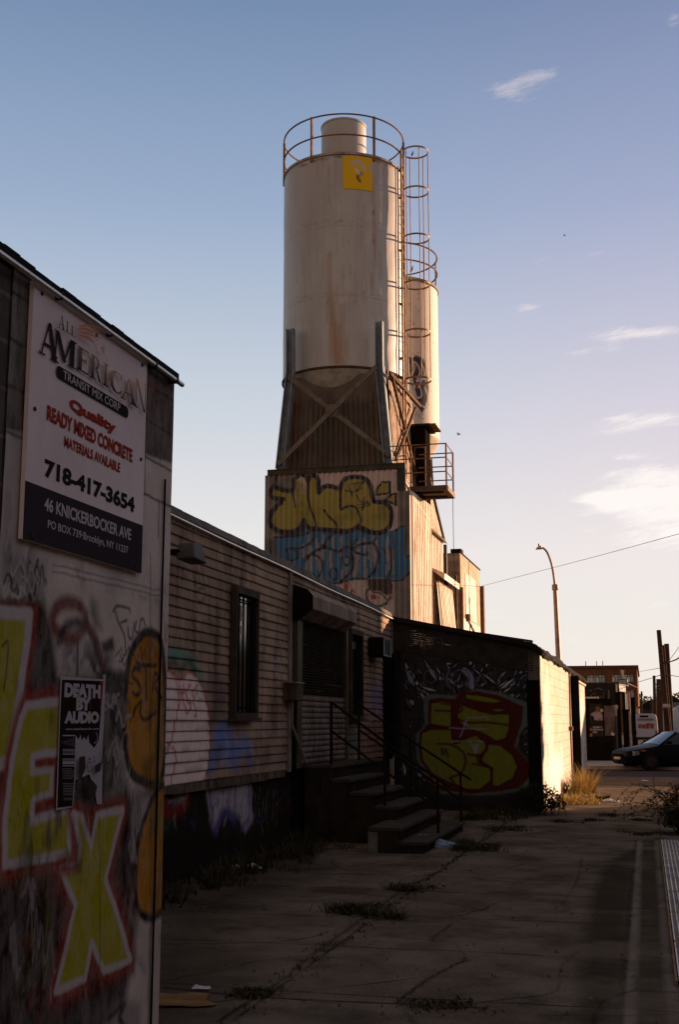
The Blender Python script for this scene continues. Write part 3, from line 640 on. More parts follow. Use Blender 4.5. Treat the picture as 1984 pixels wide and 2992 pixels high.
# slight sag and warping of the courses
warp=(vnoise(YY.ravel(),ZZ.ravel(),.55,61)-.5).reshape(YY.shape)*.022+(vnoise(YY.ravel(),(np.floor((ZZ-ZB)/EXP)*3.7).ravel(),.8,62)-.5).reshape(YY.shape)*.026
V=np.stack([(CX+DX+warp*.5).ravel(),YY.ravel(),(ZZ+warp*.55).ravel()],1)
c3=lambda x,y: tuple(atX(460+x*.45918,1450+y*.45918,CX)[1:])
s=Spray(YY.ravel(),ZZ.ravel(),c3,wob=.012,seed=71)
PINK=(.88,.70,.62); RDL=(.45,.045,.02)
s.poly([(0,1130),(50,1110),(90,1150),(140,1165),(190,1120),(250,1165),(290,1260),(315,1380),(326,1500),(318,1680),(292,1830),(0,1900)],PINK,soft=.025,a=.97)
s.line([(-20,1040),(60,1005),(130,1010),(200,1050),(255,1140),(280,1200)],.14,(.07,.26,.20),.05,.8); s.line([(30,1090),(100,1060),(140,1100),(190,1060),(230,1110)],.10,(.03,.035,.03),.04,.75)
s.line([(20,1060),(80,1120),(140,1165),(190,1120),(250,1160)],.035,RDL,.012,.7)
s.line([(255,1160),(300,1290),(322,1440),(326,1560),(312,1720),(285,1820)],.035,RDL,.01,.9)
s.line([(110,1170),(122,1300),(100,1460),(75,1570),(45,1650)],.03,RDL,.008,.85); s.line([(20,1640),(60,1592),(92,1610),(106,1660),(98,1740),(75,1830)],.03,RDL,.008,.85)
for pts in ([(128,1190),(140,1290),(125,1340)],[(155,1200),(150,1270),(160,1330)],[(128,1260),(165,1250)],[(200,1200),(180,1230),(180,1300),(205,1320)],[(245,1210),(220,1230),(218,1290),(240,1400),(222,1400)],[(222,1270),(248,1260)],[(165,1340),(180,1390),(200,1340)]): s.line(pts,.03,RDL,.009,.85)
for yk in (1350,1470,1700): s.blotch(((c3(10,yk)[0],c3(60,yk)[1]-.03),(c3(300,yk)[0],c3(60,yk)[1]+.05)),(.06,.09,.06),16,.5,.6,int(yk),.7)
BL=(.13,.21,.48)
s.poly([(350,1520),(385,1450),(440,1430),(480,1520),(500,1560),(540,1520),(585,1560),(600,1660),(590,1740),(540,1640),(480,1740),(420,1690),(320,1740)],BL,soft=.09,a=.85)
s.line([(330,1740),(360,1560),(430,1450)],.10,BL,.06,.75); s.line([(480,1440),(470,1600),(490,1760)],.06,(.10,.10,.30),.05,.6); s.line([(565,1540),(600,1700)],.06,BL,.05,.5); s.line([(420,1500),(440,1620),(400,1700)],.05,(.40,.36,.42),.03,.5)
s.line([(330,1440),(360,1330),(400,1260)],.18,(.05,.035,.05),.10,.6); s.line([(330,1200),(380,1180),(430,1240)],.12,(.13,.09,.13),.1,.5)
for k in range(34):
    x=random.uniform(540,820); y=random.uniform(1150,1700); s.line([(x,y),(x+random.uniform(-18,18),y+random.uniform(25,70))],.05,random.choice(((.26,.06,.045),(.30,.20,.19),(.36,.31,.30),(.09,.09,.16))),.035,.55,smooth=False)
for pts in ([(745,800),(735,900),(725,1000),(735,1090),(760,1120)],[(765,820),(790,1000),(800,1060)],[(735,1060),(770,1050),(785,1110),(750,1130)]): s.line(pts,.05,(.42,.38,.36),.02,.6)
for pts in ([(190,350),(215,380),(230,345),(250,400),(240,470)],[(215,440),(230,540),(260,550),(250,470),(270,560),(290,550),(275,440)],[(240,480),(235,600),(250,660),(290,660),(295,610),(260,590),(240,620)],[(310,560),(290,590)]): s.line(pts,.03,(.04,.032,.026),.010,.85)
s.line([(500,500),(540,530),(560,520)],.03,(.22,.07,.04),.03,.4)
s.poly([(1370,1180),(1490,1160),(1490,1420),(1390,1420),(1340,1330)],(.10,.12,.26),soft=.15,a=.55); s.poly([(1180,1480),(1275,1470),(1275,1640),(1175,1660)],(.06,.13,.12),soft=.10,a=.65)
s.poly([(1280,1430),(1500,1400),(1500,1680),(1270,1680)],(.14,.05,.035),soft=.12,a=.5); s.line([(1290,1400),(1330,1440),(1400,1410),(1440,1470),(1480,1460)],.03,(.36,.32,.33),.015,.6)
for k in range(16):
    x=random.uniform(1180,1480); y=random.uniform(1420,1660); s.line([(x,y),(x+random.uniform(-9,9),y+random.uniform(20,50))],.04,random.choice(((.30,.26,.25),(.03,.03,.03),(.20,.05,.03))),.02,.5,smooth=False)
for k in range(46):
    y_=random.uniform(9.6,22); z_=ZB+random.randint(1,23)*EXP; s.line([(y_,z_+.015),(y_,z_+EXP-.006)],.012,(.05,.038,.03),.006,.8,raw=True,smooth=False)
for k in range(60):
    y_=random.uniform(9.6,22); z_=ZB+random.randint(1,23)*EXP; L=random.uniform(.1,.6); s.line([(y_,z_+.02),(y_+L,z_+.025)],.035,random.choice(((.10,.07,.05),(.06,.07,.05),(.16,.11,.08))),.02,.5,raw=True,smooth=False)
s.blotch(((9.5,1),(23,1.5)),(.10,.075,.055),2.2,.45,.7,77,.5)
gridmesh('siding',V,nr,ncol,siding,cbld,paint=s.c)
# body behind the siding, foundation, sill board
m=MB(); m.box(-13,CX-.002,Y0,Y1,.95,3.62); m.build('wall',M['black_rough'],cbld)
fy=np.linspace(Y0,Y1,360); fz=np.linspace(-.02,.96,34); YY,ZZ=np.meshgrid(fy,fz)
FX=CX-.06
c6=lambda x,y: tuple(atX(440+x*.33163,2000+y*.33163,FX)[1:])
s=Spray(YY.ravel(),ZZ.ravel(),c6,wob=.02,seed=81)
s.poly([(490,940),(890,860),(895,1180),(830,1300),(770,1150),(720,1180),(690,1130),(630,1120),(580,1290),(530,1220),(510,1080)],(.62,.55,.60),soft=.06,a=.85)
PU=(.08,.055,.24)
s.line([(520,950),(545,1150),(530,1240)],.06,PU,.03,.8); s.line([(570,1290),(620,1150),(690,1130),(740,1200)],.12,PU,.05,.85); s.line([(750,900),(740,1050),(745,1200)],.05,PU,.03,.7); s.line([(860,880),(875,1080),(850,1200),(800,1260)],.07,PU,.04,.8)
s.line([(640,1240),(660,1180)],.04,(.36,.33,.34),.02,.7); s.line([(680,1000),(690,1070)],.05,(.09,.09,.10),.04,.6); s.line([(790,1080),(800,1160)],.04,(.08,.08,.09),.03,.6)
s.poly([(60,1030),(360,960),(330,1080),(200,1180),(80,1180)],(.26,.03,.016),soft=.05,a=.9); s.poly([(130,1015),(345,965),(290,1025),(210,1050)],(.40,.35,.35),soft=.012,a=.9)
s.poly([(-100,1180),(160,1180),(180,1300),(-100,1420)],(.04,.07,.045),soft=.06,a=.7)
for x in (200,235,930,960,1000,1040,1085,1110,1375): 
    y=random.uniform(850,1010); L=[(x,y)]
    for k in range(5): L.append((L[-1][0]+random.uniform(-14,14),L[-1][1]+random.uniform(40,75)))
    s.line(L,.018,(.30,.27,.25),.009,.7)
for k in range(34):
    x=random.uniform(-100,1500); y=random.uniform(900,1280); P=[(x,y)]
    for q_ in range(5): P.append((P[-1][0]+random.uniform(5,26),y+random.uniform(-60,60)))
    s.line(P,random.uniform(.012,.03),random.choice(((.32,.28,.28),(.10,.07,.25),(.25,.04,.02),(.05,.12,.08),(.01,.01,.01))),.01,.6)
s.line([(1430,940),(1480,900),(1520,980)],.10,(.10,.02,.012),.06,.6)
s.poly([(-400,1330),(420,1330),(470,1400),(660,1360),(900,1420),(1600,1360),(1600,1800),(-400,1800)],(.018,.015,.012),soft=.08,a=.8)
V=np.stack([np.full(YY.size,FX)+(vnoise(YY.ravel(),ZZ.ravel(),3,82)-.5)*.03,YY.ravel(),ZZ.ravel()],1)
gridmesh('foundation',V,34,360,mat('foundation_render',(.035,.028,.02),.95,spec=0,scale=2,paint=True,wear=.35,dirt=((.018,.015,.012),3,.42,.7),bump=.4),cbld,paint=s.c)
m=MB(); y=Y0
while y<15.7:
    L=random.uniform(.9,1.7); m.box(CX-.05,CX+.012+random.uniform(-.004,.006),y,min(y+L-.006,15.78),.915+random.uniform(-.008,.008),1.006); y+=L
m.build('sill_board',mat('rotten_board',(.17,.135,.09),.95,scale=7,dirt=((.04,.03,.022),4,.42,.65)),cbld)
m=MB(); ys=np.arange(Y0,Y1+.01,.22)
for a,b in zip(ys[:-1],ys[1:]):
    z0=eave(a); z1=eave(b); h=random.uniform(-.003,.004); xo=CX+.035+random.uniform(-.002,.003)
    m.hexa([(-13,a,z0+.02),(xo,a,z0+.015),(xo,b-.002,z1+.015),(-13,b-.002,z1+.02),(-13,a,z0+.14),(xo-.05,a,z0+.115+h),(xo-.05,b-.002,z1+.115+h),(-13,b-.002,z1+.14)])
m.build('roof_edge',M['fascia'],cbld)
m=MB(); m.box(CX-.01,CX+.03,Y0,Y1-.02,3.55,3.56); 
m=MB(); m.tube([(CX+.045,y,eave(y)-.02+ (.035 if y>16.9 else 0)*0 +math.sin(y*1.3)*.006) for y in np.linspace(Y0,Y1,30)],.017,10); m.build('conduit',M['pipe'],cbld,smooth=True)
m=MB(); m.box(CX+.016,CX+.05,15.83,15.93,.98,eave(15.9)-.03); m.build('trim_board',mat('trim_paint',(.26,.225,.19),.8,dirt=((.07,.055,.04),4,.5,.7)),cbld)
# barred slit windows
def slit(y0,y1,z0,z1,nb,curtain):
    f=MB(); t=.04; X=CX+.048
    f.box(X-.02,X+.055,y0,y0+t,z0,z1); f.box(X-.02,X+.055,y1-t,y1,z0,z1); f.box(X-.02,X+.053,y0+t,y1-t,z0,z0+.05); f.box(X-.02,X+.053,y0+t,y1-t,z1-.09,z1); f.box(X-.02,X+.085,y0-.03,y1+.03,z0-.04,z0-.001)
    w_=f.build('window',mat('window_frame',(.075,.058,.042),.8,dirt=((.06,.05,.035),5,.45,.65)),cbld)
    p=MB(); p.box(X-.022,X-.012,y0+t,y1-t,z0+.05,z1-.09); p.build('pane',M['glass'],w_)
    if curtain:
        for a,b in curtain: 
            zz0=z0+(z1-z0)*a; zz1=z0+(z1-z0)*b; yc=(y0+y1)/2; bm_=mat('window_blind',(.60,.50,.36),.9)
            for j in (-1,0,1): k=MB(); k.box(X-.011,X-.008,yc-.10+j*.115-.03,yc-.10+j*.115+.03,zz0,zz1); k.build('blind',bm_,w_)
    b=MB(); n=nb
    for i in range(n): yb=y0+t+(y1-y0-2*t)*(i+.5)/n; b.tube([(X+.035,yb,z0+.05),(X+.035,yb,z1-.09)],.009,6)
    for f_ in (.04,.95): zz=z0+.05+(z1-z0-.14)*f_; b.box(X+.028,X+.042,y0+t,y1-t,zz-.008,zz+.008)
    for i in range(n): 
        yb=y0+t+(y1-y0-2*t)*(i+.5)/n; b.lathe([(0,0),(.012,.03),(0,.09)],(X+.035,yb,z1-.27),6)
    b.build('window_bars',M['black_rough'],w_)
slit(13.43,14.30,1.70,3.25,5,[(.74,.86),(.64,.70)])
slit(19.24,20.10,1.70,3.17,6,[(.78,.86)])
# roll-down shutter
sh=MB(); SXs=CX+.05
for k in range(34):
    z=2.02+k*.0385
    if z<3.30: sh.box(SXs-.01,SXs+.004,16.30,18.88,z,z+.012); sh.box(SXs-.008,SXs+.001,16.30,18.88,z+.014,z+.0145)
for k in range(23): y=16.30+k*.117; sh.box(SXs-.005,SXs+.002,y,y+.012,2.02,3.30)
par=sh.build('shutter',mat('shutter_grille',(.040,.030,.016),.8,.0,rust=((.09,.055,.02),6,.58)),cbld)
b=MB(); b.box(SXs-.04,SXs-.03,16.30,18.88,1.05,3.32); b.build('backing',M['black_rough'],par)
sl=MB(); ry=np.linspace(16.31,18.87,150); rz=[]
for k in range(12):
    z=1.055+k*.08; rz+=[(z,.0),(z+.002,.016),(z+.035,.022),(z+.07,.014),(z+.0785,.0)]
YY=np.repeat(ry[None,:],len(rz),0); ZZ=np.repeat(np.array([r[0] for r in rz])[:,None],150,1); DX=np.repeat(np.array([r[1] for r in rz])[:,None],150,1)
s=Spray(YY.ravel(),ZZ.ravel(),None,wob=.01,seed=91)
for k in range(1,10):
    z=1.055+k*.08
    for j in range(26):
        if random.random()<.62: y=16.4+j*.093+random.uniform(-.03,.03); s.line([(y,z+.015),(y+random.uniform(-.015,.015),z+random.uniform(.04,.075))],.030,random.choice(((.42,.37,.36),(.38,.34,.34),(.22,.07,.05),(.12,.10,.14))),.014,.75,raw=True,smooth=False)
gridmesh('shutter_slats',np.stack([(SXs+.005+DX).ravel(),YY.ravel(),ZZ.ravel()],1),len(rz),150,mat('shutter_slat',(.20,.155,.12),.8,paint=True,wear=.4,dirt=((.05,.04,.03),4,.45,.7)),par,paint=s.c)
m=MB(); m.box(CX+.018,CX+.095,16.05,16.295,1.05,3.36); m.box(CX+.018,CX+.095,18.89,19.00,1.05,3.36); m.box(SXs-.02,SXs+.02,16.3,18.88,1.985,2.02); m.build('guide_rail',mat('guide_rail',(.10,.08,.045),.6,.4),par)
hd=MB(); pr=[(CX+.016,3.05),(CX+.14,3.06),(CX+.33,3.19),(CX+.33,3.37),(CX+.25,3.46),(CX+.016,3.53)]
hd.prism(pr,'y',15.98,18.62); hd.build('shutter_hood',mat('hood_sheet',(.30,.235,.18),.8,.0,dirt=((.06,.05,.04),3,.45,.7),streak=.3),par,bevel=.006)
m=MB(); m.prism([(CX+.018,3.04),(CX+.143,3.05),(CX+.335,3.185),(CX+.335,3.373),(CX+.252,3.465),(CX+.018,3.54)],'y',15.955,15.978); m.build('shaded_end_plate',M['black_rough'],par)  # black plate added so the near end of the hood looks shaded
# dark doorway at the far end
m=MB(); m.box(CX+.005,CX+.035,22.05,22.98,1.0,2.95); m.build('door',M['black_rough'],cbld)

# fittings on the wall
eb=thing('electric_box','small rusty electric box with a leaning conduit below, beside the shutter','electric box',(CX+.05,15.75,1.95))
m=MB(); m.box(CX+.02,CX+.20,15.62,15.97,1.93,2.16); m.build('box',mat('electric_box_paint',(.11,.09,.06),.7,dirt=((.05,.035,.02),5,.45,.65)),eb,bevel=.008)
m=MB(); m.box(CX+.02,CX+.215,15.605,15.985,2.161,2.175); m.build('lid',M['steel'],eb)
m=MB(); m.tube([(CX+.10,15.80,1.93),(CX+.09,15.82,1.6),(CX+.12,16.05,1.35),(CX+.14,16.35,1.07)],.016,8); m.build('conduit',M['steel'],eb,smooth=True)
m=MB(); m.tube([(CX+.07,15.99,1.93),(CX+.07,16.0,1.0),(CX+.07,16.0,.2)],.03,8); m.build('drain_pipe',M['black_rough'],eb,smooth=True)
ac=thing('air_conditioner','boxy window air conditioner sticking out of the siding near the dark doorway','air conditioner',(CX+.1,21.1,2.78))
m=MB(); m.box(CX+.02,CX+.30,20.78,21.42,2.79,3.12); m.build('casing',M['black_rough'],ac,bevel=.01)
m=MB(); m.box(CX+.301,CX+.312,20.78,21.42,2.79,2.815); m.box(CX+.301,CX+.312,20.78,21.42,3.095,3.12); m.box(CX+.301,CX+.312,20.78,20.83,2.815,3.095); m.box(CX+.301,CX+.312,21.37,21.42,2.815,3.095); m.build('front_frame',mat('ac_frame',(.30,.30,.28),.6),ac)
m=MB()
for k in range(12): m.box(CX+.301,CX+.306,20.84,21.36,2.825+k*.0225,2.838+k*.0225)
m.build('vent_slats',mat('ac_slats',(.13,.15,.13),.6),ac)
lp=thing('security_light','grey box-shaped wall lamp high on the clapboards by the block building corner','wall lamp',(CX+.05,11.6,3.35))
p0=atX(492,1654,CX+.3)
m=MB(); m.tube([(CX+.0,11.35,3.36),(CX+.22,11.38,3.36)],.03,8); m.box(CX+.0,CX+.03,11.28,11.44,3.28,3.44); m.build('bracket',M['black_rough'],lp)
m=MB(); m.hexa([(CX+.16,11.34,3.28),(CX+.36,11.34,3.29),(CX+.36,11.72,3.27),(CX+.16,11.72,3.27),(CX+.18,11.36,3.45),(CX+.34,11.36,3.45),(CX+.34,11.60,3.47),(CX+.18,11.60,3.47)]); m.build('lamp_head',mat('lamp_grey',(.11,.10,.09),.6,.3),lp,bevel=.015)

# ================================================================ STOOP
st=thing('stoop','worn concrete stoop of six steps up to the shuttered doorway','steps',(-3.9,17.8,0))
TR=[(-4.30,1.05),(-4.04,.86),(-3.68,.68),(-3.36,.50),(-3.10,.32),(-2.77,.15)]
for i,(xe,z) in enumerate(TR):
    ya,yb=(16.55,19.9) if i==0 else ((16.6,18.75) if i<4 else (15.42,18.75))
    xb=CX+.06 if i==0 else TR[i-1][0]
    m=MB(); m.box(xb-.03 if i else xb,xe-.03,ya,yb,-.02,z-.055); m.build('riser',M['riser'],st)
    m=MB(); m.box(xb-.02 if i else xb,xe+.012,ya-.015,yb+.015,z-.054,z)
    if i==4: m=MB(); m.box(-3.52,xe+.012,ya-.015,yb+.015,z-.054,z)
    m.build('landing' if i==0 else 'tread',M['stone'],st,bevel=.012)
m=MB(); m.box(-3.52,-3.395,15.42,16.58,-.02,.262); m.build('riser',M['concrete'],st)
def handrail(label,xs,y):
    h=thing('handrail',label,'handrail',(xs[0][0],y,xs[0][1]),group='handrails of the stoop')
    pts=[]
    for x,z in xs:
        m=MB(); m.box(x-.017,x+.017,y-.017,y+.017,z,z+.86); m.build('post',M['rail_iron'],h); pts.append((x,y,z+.87))
    m=MB(); m.tube(pts+[(pts[-1][0]+.16,y,pts[-1][2]-.10)],.018,8); m.build('rail',M['rail_iron'],h,smooth=True)
    m=MB(); m.tube([(p[0],p[1],p[2]-.40) for p in pts],.016,8); m.build('lower_rail',M['rail_iron'],h,smooth=True)
handrail('black iron handrail on the near edge of the stoop',[(-4.33,1.05),(-3.56,.50),(-2.82,.0)],16.66)
handrail('black iron handrail on the far edge of the stoop, next to the green mural',[(-4.40,1.05),(-3.58,.50),(-2.80,.0)],18.66)

# ================================================================ SHED WITH GREEN MURAL
SHX=-1.93; SHY=23.05; SHE=41.0
shed=thing('block_shed','sloping-roofed block shed with sunlit cream side wall and green graffiti mural','shed',(-3.3,28,0))
def roofz(x): return 3.66+(x+4.75)*(-.205)
ny,nz=260,270
yy=np.linspace(-4.74,SHX,ny); zz=np.linspace(-.02,3.1,nz); XX,ZZ=np.meshgrid(yy,zz)
c7=lambda x,y:(lambda p:(p[0],p[2]))(atY(1140+x*.29337,1850+y*.29333,SHY))
s=Spray(XX.ravel(),ZZ.ravel(),c7,wob=.01,seed=101)
TEAL=(.12,.155,.135); RB=(.085,.011,.006); GRN=(.185,.195,.025); LAV=(.30,.27,.40); WH=(.48,.46,.44); BLKK=(.012,.011,.010)
rs=random.Random(5)
def shard(x0,y0,x1,y1,w,col):
    d=math.hypot(x1-x0,y1-y0); nx_,ny_=-(y1-y0)/d*w/2,(x1-x0)/d*w/2; mx,my=x0+(x1-x0)*.6,y0+(y1-y0)*.6
    P=[(x0,y0),(mx+nx_,my+ny_),(x1,y1),(mx-nx_,my-ny_)]; s.poly(P,col,soft=.006,edge=BLKK,ew=.02)
for k in range(260):
    x=rs.uniform(110,1420); y=rs.uniform(250,720) if rs.random()<.7 else rs.uniform(700,1500)
    if y>720 and 330<x<1290: continue
    a=rs.uniform(-.4,.4)+(1.1 if x<700 else 2.1); L=rs.uniform(60,190); shard(x,y,x+L*math.cos(a),y+L*math.sin(a),rs.uniform(18,56),rs.choice((LAV,WH,(.09,.085,.11),(.16,.19,.20),(.05,.045,.05),(.10,.12,.12),(.03,.028,.03))))
for a in ((310,215,490,515,44,LAV),(260,520,490,585,36,WH),(430,290,520,440,24,WH),(790,330,1080,520,46,WH),(860,360,1060,540,18,BLKK),(1270,420,1080,575,44,WH),(1200,440,1060,560,24,WH),(1240,520,1110,600,30,WH),(140,330,250,550,64,(.24,.26,.33)),(190,650,240,720,60,LAV),(300,640,350,655,24,WH),(1250,530,1290,500,30,LAV),(900,540,940,490,40,LAV),(1180,610,1250,630,44,(.25,.28,.24)),(1360,680,1380,640,18,WH),(1300,1110,1400,1100,24,WH),(1340,1190,1410,1180,34,(.25,.28,.26)),(1300,1060,1400,920,26,(.15,.18,.18)),(190,960,215,900,30,(.15,.18,.17)),(640,300,540,310,26,WH)): shard(*a)
s.line([(740,370),(800,430),(815,530)],.10,LAV,.012,.9); s.line([(600,540),(560,470),(590,370)],.05,(.12,.11,.14),.012,.8)
for c,r in (((690,450),100),((400,430),80),((900,480),60)): s.line(s.ell(c,r,r),.018,BLKK,.008,.9,closed=True); s.line(s.ell(c,r*.8,r*.8),.018,(.15,.14,.17),.008,.7,closed=True)
s.poly([(330,640),(420,605),(640,620),(860,555),(1100,590),(1390,700),(1412,830),(1290,1020),(1265,1150),(1390,1280),(1430,1480),(1350,1570),(1000,1620),(500,1600),(330,1380),(265,1250),(255,1010),(345,920)],TEAL,soft=.02,a=.95)
s.poly([(385,665),(500,640),(640,660),(690,590),(860,575),(1100,625),(1335,730),(1310,900),(1240,1130),(1400,1300),(1395,1430),(1280,1545),(1050,1580),(800,1600),(560,1570),(420,1460),(300,1260),(283,1100),(310,980),(378,925)],RB,soft=.012,a=.97)
RL=(.075,.012,.006)
for P in ([(405,690),(520,672),(612,690),(618,940),(500,930),(392,905)],[(310,985),(420,950),(610,955),(625,1060),(740,1050),(860,1010),(955,1085),(975,1180),(890,1225),(905,1290),(1005,1350),(1015,1470),(900,1560),(780,1565),(600,1500),(430,1410),(318,1270),(298,1100)],
          [(700,695),(790,735),(900,775),(1010,800),(1200,800),(1192,960),(1160,1050),(1060,1080),(960,1020),(880,985),(760,950),(650,860)],[(985,1100),(1100,1110),(1220,1210),(1278,1330),(1225,1450),(1080,1535),(1015,1520),(1020,1350),(900,1270),(920,1225)],
          [(735,600),(880,612),(1050,650),(1160,690),(1010,720),(850,690),(760,660)],[(960,760),(1080,745),(1190,765),(1080,795)],[(390,1400),(520,1490),(540,1560),(440,1520)],[(640,1060),(700,1050),(690,1090),(640,1100)]):
    s.poly(P,GRN,soft=.01,edge=RL,ew=.045)
for P in ([(630,680),(640,1060)],[(650,850),(780,890),(1000,890),(1190,920)],[(480,1100),(600,1110),(700,1160),(750,1230),(740,1330),(700,1400),(600,1440)],[(780,1200),(860,1220),(950,1180),(975,1110)],[(870,1230),(890,1290),(980,1330)],[(690,650),(720,760),(650,810),(690,860)],[(520,700),(590,710)],[(450,770),(600,775)],[(360,930),(500,945)],[(740,690),(900,745),(1050,740),(1200,745)],[(760,660),(1000,700),(1150,690)],[(600,1440),(640,1500),(700,1540)],[(830,1300),(960,1330)],[(520,1150),(530,1210),(560,1160),(580,1220)]): s.line(P,.045,RL,.012,.9)
for P in ([(590,945),(720,950),(960,955)],[(770,838),(860,845),(955,835),(960,860)],[(700,1030),(730,960),(750,880),(770,870)],[(620,1075),(690,1080)],[(775,1075),(810,1080),(800,1110)],[(820,1110),(850,1190),(880,1110)],[(870,1070),(930,1080)],[(850,1110),(880,1140)]): s.line(P,.022,(.30,.28,.38),.01,.85)
s.poly([(735,890),(765,880),(765,930),(740,920)],(.28,.26,.34),.01); s.poly([(830,1120),(880,1110),(870,1190),(845,1190)],(.28,.26,.34),.012)
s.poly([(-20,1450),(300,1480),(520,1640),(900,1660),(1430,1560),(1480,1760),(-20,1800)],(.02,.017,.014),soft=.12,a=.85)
s.poly([(1395,380),(1480,400),(1530,1560),(1430,1560)],BLKK,soft=.015,a=.95)  # corner recess coloured black, its shade put into the paint
s.poly([(-40,150),(110,150),(110,1500),(-40,1500)],BLKK,soft=.03,a=.9)
V=np.stack([XX.ravel(),np.full(XX.size,SHY),np.minimum(ZZ.ravel(),roofz(XX.ravel())-.03)],1)
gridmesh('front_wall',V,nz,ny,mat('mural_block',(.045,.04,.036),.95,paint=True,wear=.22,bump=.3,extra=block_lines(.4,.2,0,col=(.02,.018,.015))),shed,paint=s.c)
# lapped fascia boards over the mural
m=MB()
for k in range(14):
    o=k*.042
    m.hexa([(-4.74,SHY-.02,roofz(-4.74)-.62+o),(SHX-.10,SHY-.02,roofz(SHX-.1)-.62+o+.10),(SHX-.10,SHY-.002,roofz(SHX-.1)-.62+o+.10),(-4.74,SHY-.002,roofz(-4.74)-.62+o),
            (-4.74,SHY-.011,roofz(-4.74)-.62+o+.041),(SHX-.10,SHY-.011,roofz(SHX-.1)-.62+o+.141),(SHX-.10,SHY-.002,roofz(SHX-.1)-.62+o+.141),(-4.74,SHY-.002,roofz(-4.74)-.62+o+.041)])
m.build('fascia',mat('dark_lap_boards',(.040,.034,.027),.9,scale=5,dirt=((.10,.085,.065),2.5,.62,.75)),shed)
fl=Flat(0); 
m=MB(); m.k=0
for P in ([(330,70),(340,170)],[(300,150),(310,60),(400,50)],[(420,60),(400,160)],[(470,40),(430,90),(500,95)],[(500,40),(520,90)]):
    a=[(lambda q_:(q_[0],SHY-.026,q_[2]))(atY(1140+x*.29337,1850+y*.29333,SHY-.026)) for x,y in P]; m.tube(a,.012,4)
m.build('scrawl',mat('pale_paint',(.12,.11,.085),.9),shed)
m=MB(); m.box(SHX-.20,SHX-.003,SHY-.015,SHY+.19,2.42,roofz(SHX)-.10); m.build('corner_block',mat('tan_block',(.15,.125,.085),.9),shed)
m=MB(); m.box(SHX-.24,SHX-.205,SHY-.014,SHY-.002,0,2.43); m.box(SHX-.205,SHX-.003,SHY-.014,SHY-.002,0,2.419); m.build('dark_corner_strip',M['black_rough'],shed)  # flat black strip standing in for the shaded recess at this corner
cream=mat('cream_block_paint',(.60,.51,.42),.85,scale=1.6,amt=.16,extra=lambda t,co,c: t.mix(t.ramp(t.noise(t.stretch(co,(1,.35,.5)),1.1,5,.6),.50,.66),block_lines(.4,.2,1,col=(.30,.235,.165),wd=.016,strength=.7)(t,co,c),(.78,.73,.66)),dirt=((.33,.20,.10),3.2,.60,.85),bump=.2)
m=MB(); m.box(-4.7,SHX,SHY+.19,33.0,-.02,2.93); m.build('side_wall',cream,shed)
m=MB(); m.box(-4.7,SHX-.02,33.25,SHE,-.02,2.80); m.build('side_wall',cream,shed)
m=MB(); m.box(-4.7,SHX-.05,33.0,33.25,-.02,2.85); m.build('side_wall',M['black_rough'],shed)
m=MB(); m.box(SHX-.019,SHX-.005,35.9,36.9,2.28,2.48); m.build('vent',M['rust_steel'],shed)
m=MB(); m.box(SHX-.019,SHX+.03,33.26,SHE,2.801,2.86); m.build('gutter_board',mat('cream_board',(.6,.48,.36),.8),shed)
m=MB(); m.tube([(SHX+.05,31.6,0),(SHX+.04,31.6,1.5),(SHX+.05,31.65,2.9)],.022,8); m.tube([(SHX+.05,31.6,1.42),(SHX+.05,31.6,1.52)],.06,8); m.build('conduit',M['rust_steel'],shed,smooth=True)
m=MB(); m.tube([(SHX+.10,33.1,0),(SHX+.10,33.1,2.86)],.115,12); m.build('drain_pipe',M['black_rough'],shed,smooth=True)
# sagging tar roof with a ragged edge
rs=random.Random(9); m=MB(); ys=[SHY-.14]+list(np.arange(SHY+.1,SHE+.2,.28)); prev=None
for i,y in enumerate(ys):
    ov=.05+rs.uniform(-.03,.07); bump_=.10*math.exp(-((y-29.2)/.55)**2)+.06*math.exp(-((y-26.2)/.4)**2)+rs.uniform(-.02,.02); zt=roofz(SHX)+.03+bump_
    xs=[(-4.85,roofz(-4.85)+.02),(SHX-.35,roofz(SHX-.35)+.02+bump_*.3),(SHX-.06,zt-.01),(SHX+ov,zt-.14-rs.uniform(0,.05)),(SHX+ov-.03,zt-.19-rs.uniform(0,.05)),(SHX-.2,roofz(SHX-.2)-.07),(-4.85,roofz(-4.85)-.07)]
    b=len(m.v); m.v+=[(x,y,z) for x,z in xs]; n=len(xs)
    if prev is not None:
        for k in range(n): m.f.append([prev+k,prev+(k+1)%n,b+(k+1)%n,b+k]); m.m.append(0)
    else: m.f.append(list(range(b,b+n))); m.m.append(0)
    prev=b
m.f.append(list(range(prev,prev+n))[::-1]); m.m.append(0)
m.build('roof',M['tar'],shed)

# ================================================================ CONCRETE PLANT: corrugated tower, silos, ladder
TY=36.1; TXL,TXR=-11.6,-6.86
tw=thing('corrugated_tower','corrugated metal tower with yellow and blue graffiti lettering, under the big silo','tower',(-9.2,38.5,0))
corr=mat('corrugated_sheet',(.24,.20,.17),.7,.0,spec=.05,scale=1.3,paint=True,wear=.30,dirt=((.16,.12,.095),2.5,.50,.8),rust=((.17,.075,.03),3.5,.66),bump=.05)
def ribs(a,b,p=.178,d=.06,sub=2):
    """positions along the wall and depth of a ribbed sheet"""
    xs=[];ds=[];x=a
    while x<b-1e-6:
        for f,dd in ((0,0),(.09,0),(.18,.0),(.27,0),(.36,0),(.44,0),(.52,0),(.58,d),(.66,d),(.72,d*.98),(.80,d),(.88,d),(.94,d),(.97,.5*d)):
            xx=x+f*p
            if xx<=b: xs.append(xx); ds.append(d-dd if False else dd)
        x+=p
    xs.append(b); ds.append(0); return np.array(xs),np.array(ds)
xs,ds=ribs(TXL,TXR); zs=np.concatenate([np.linspace(0,4.4,4),np.linspace(4.42,9.46,250)])
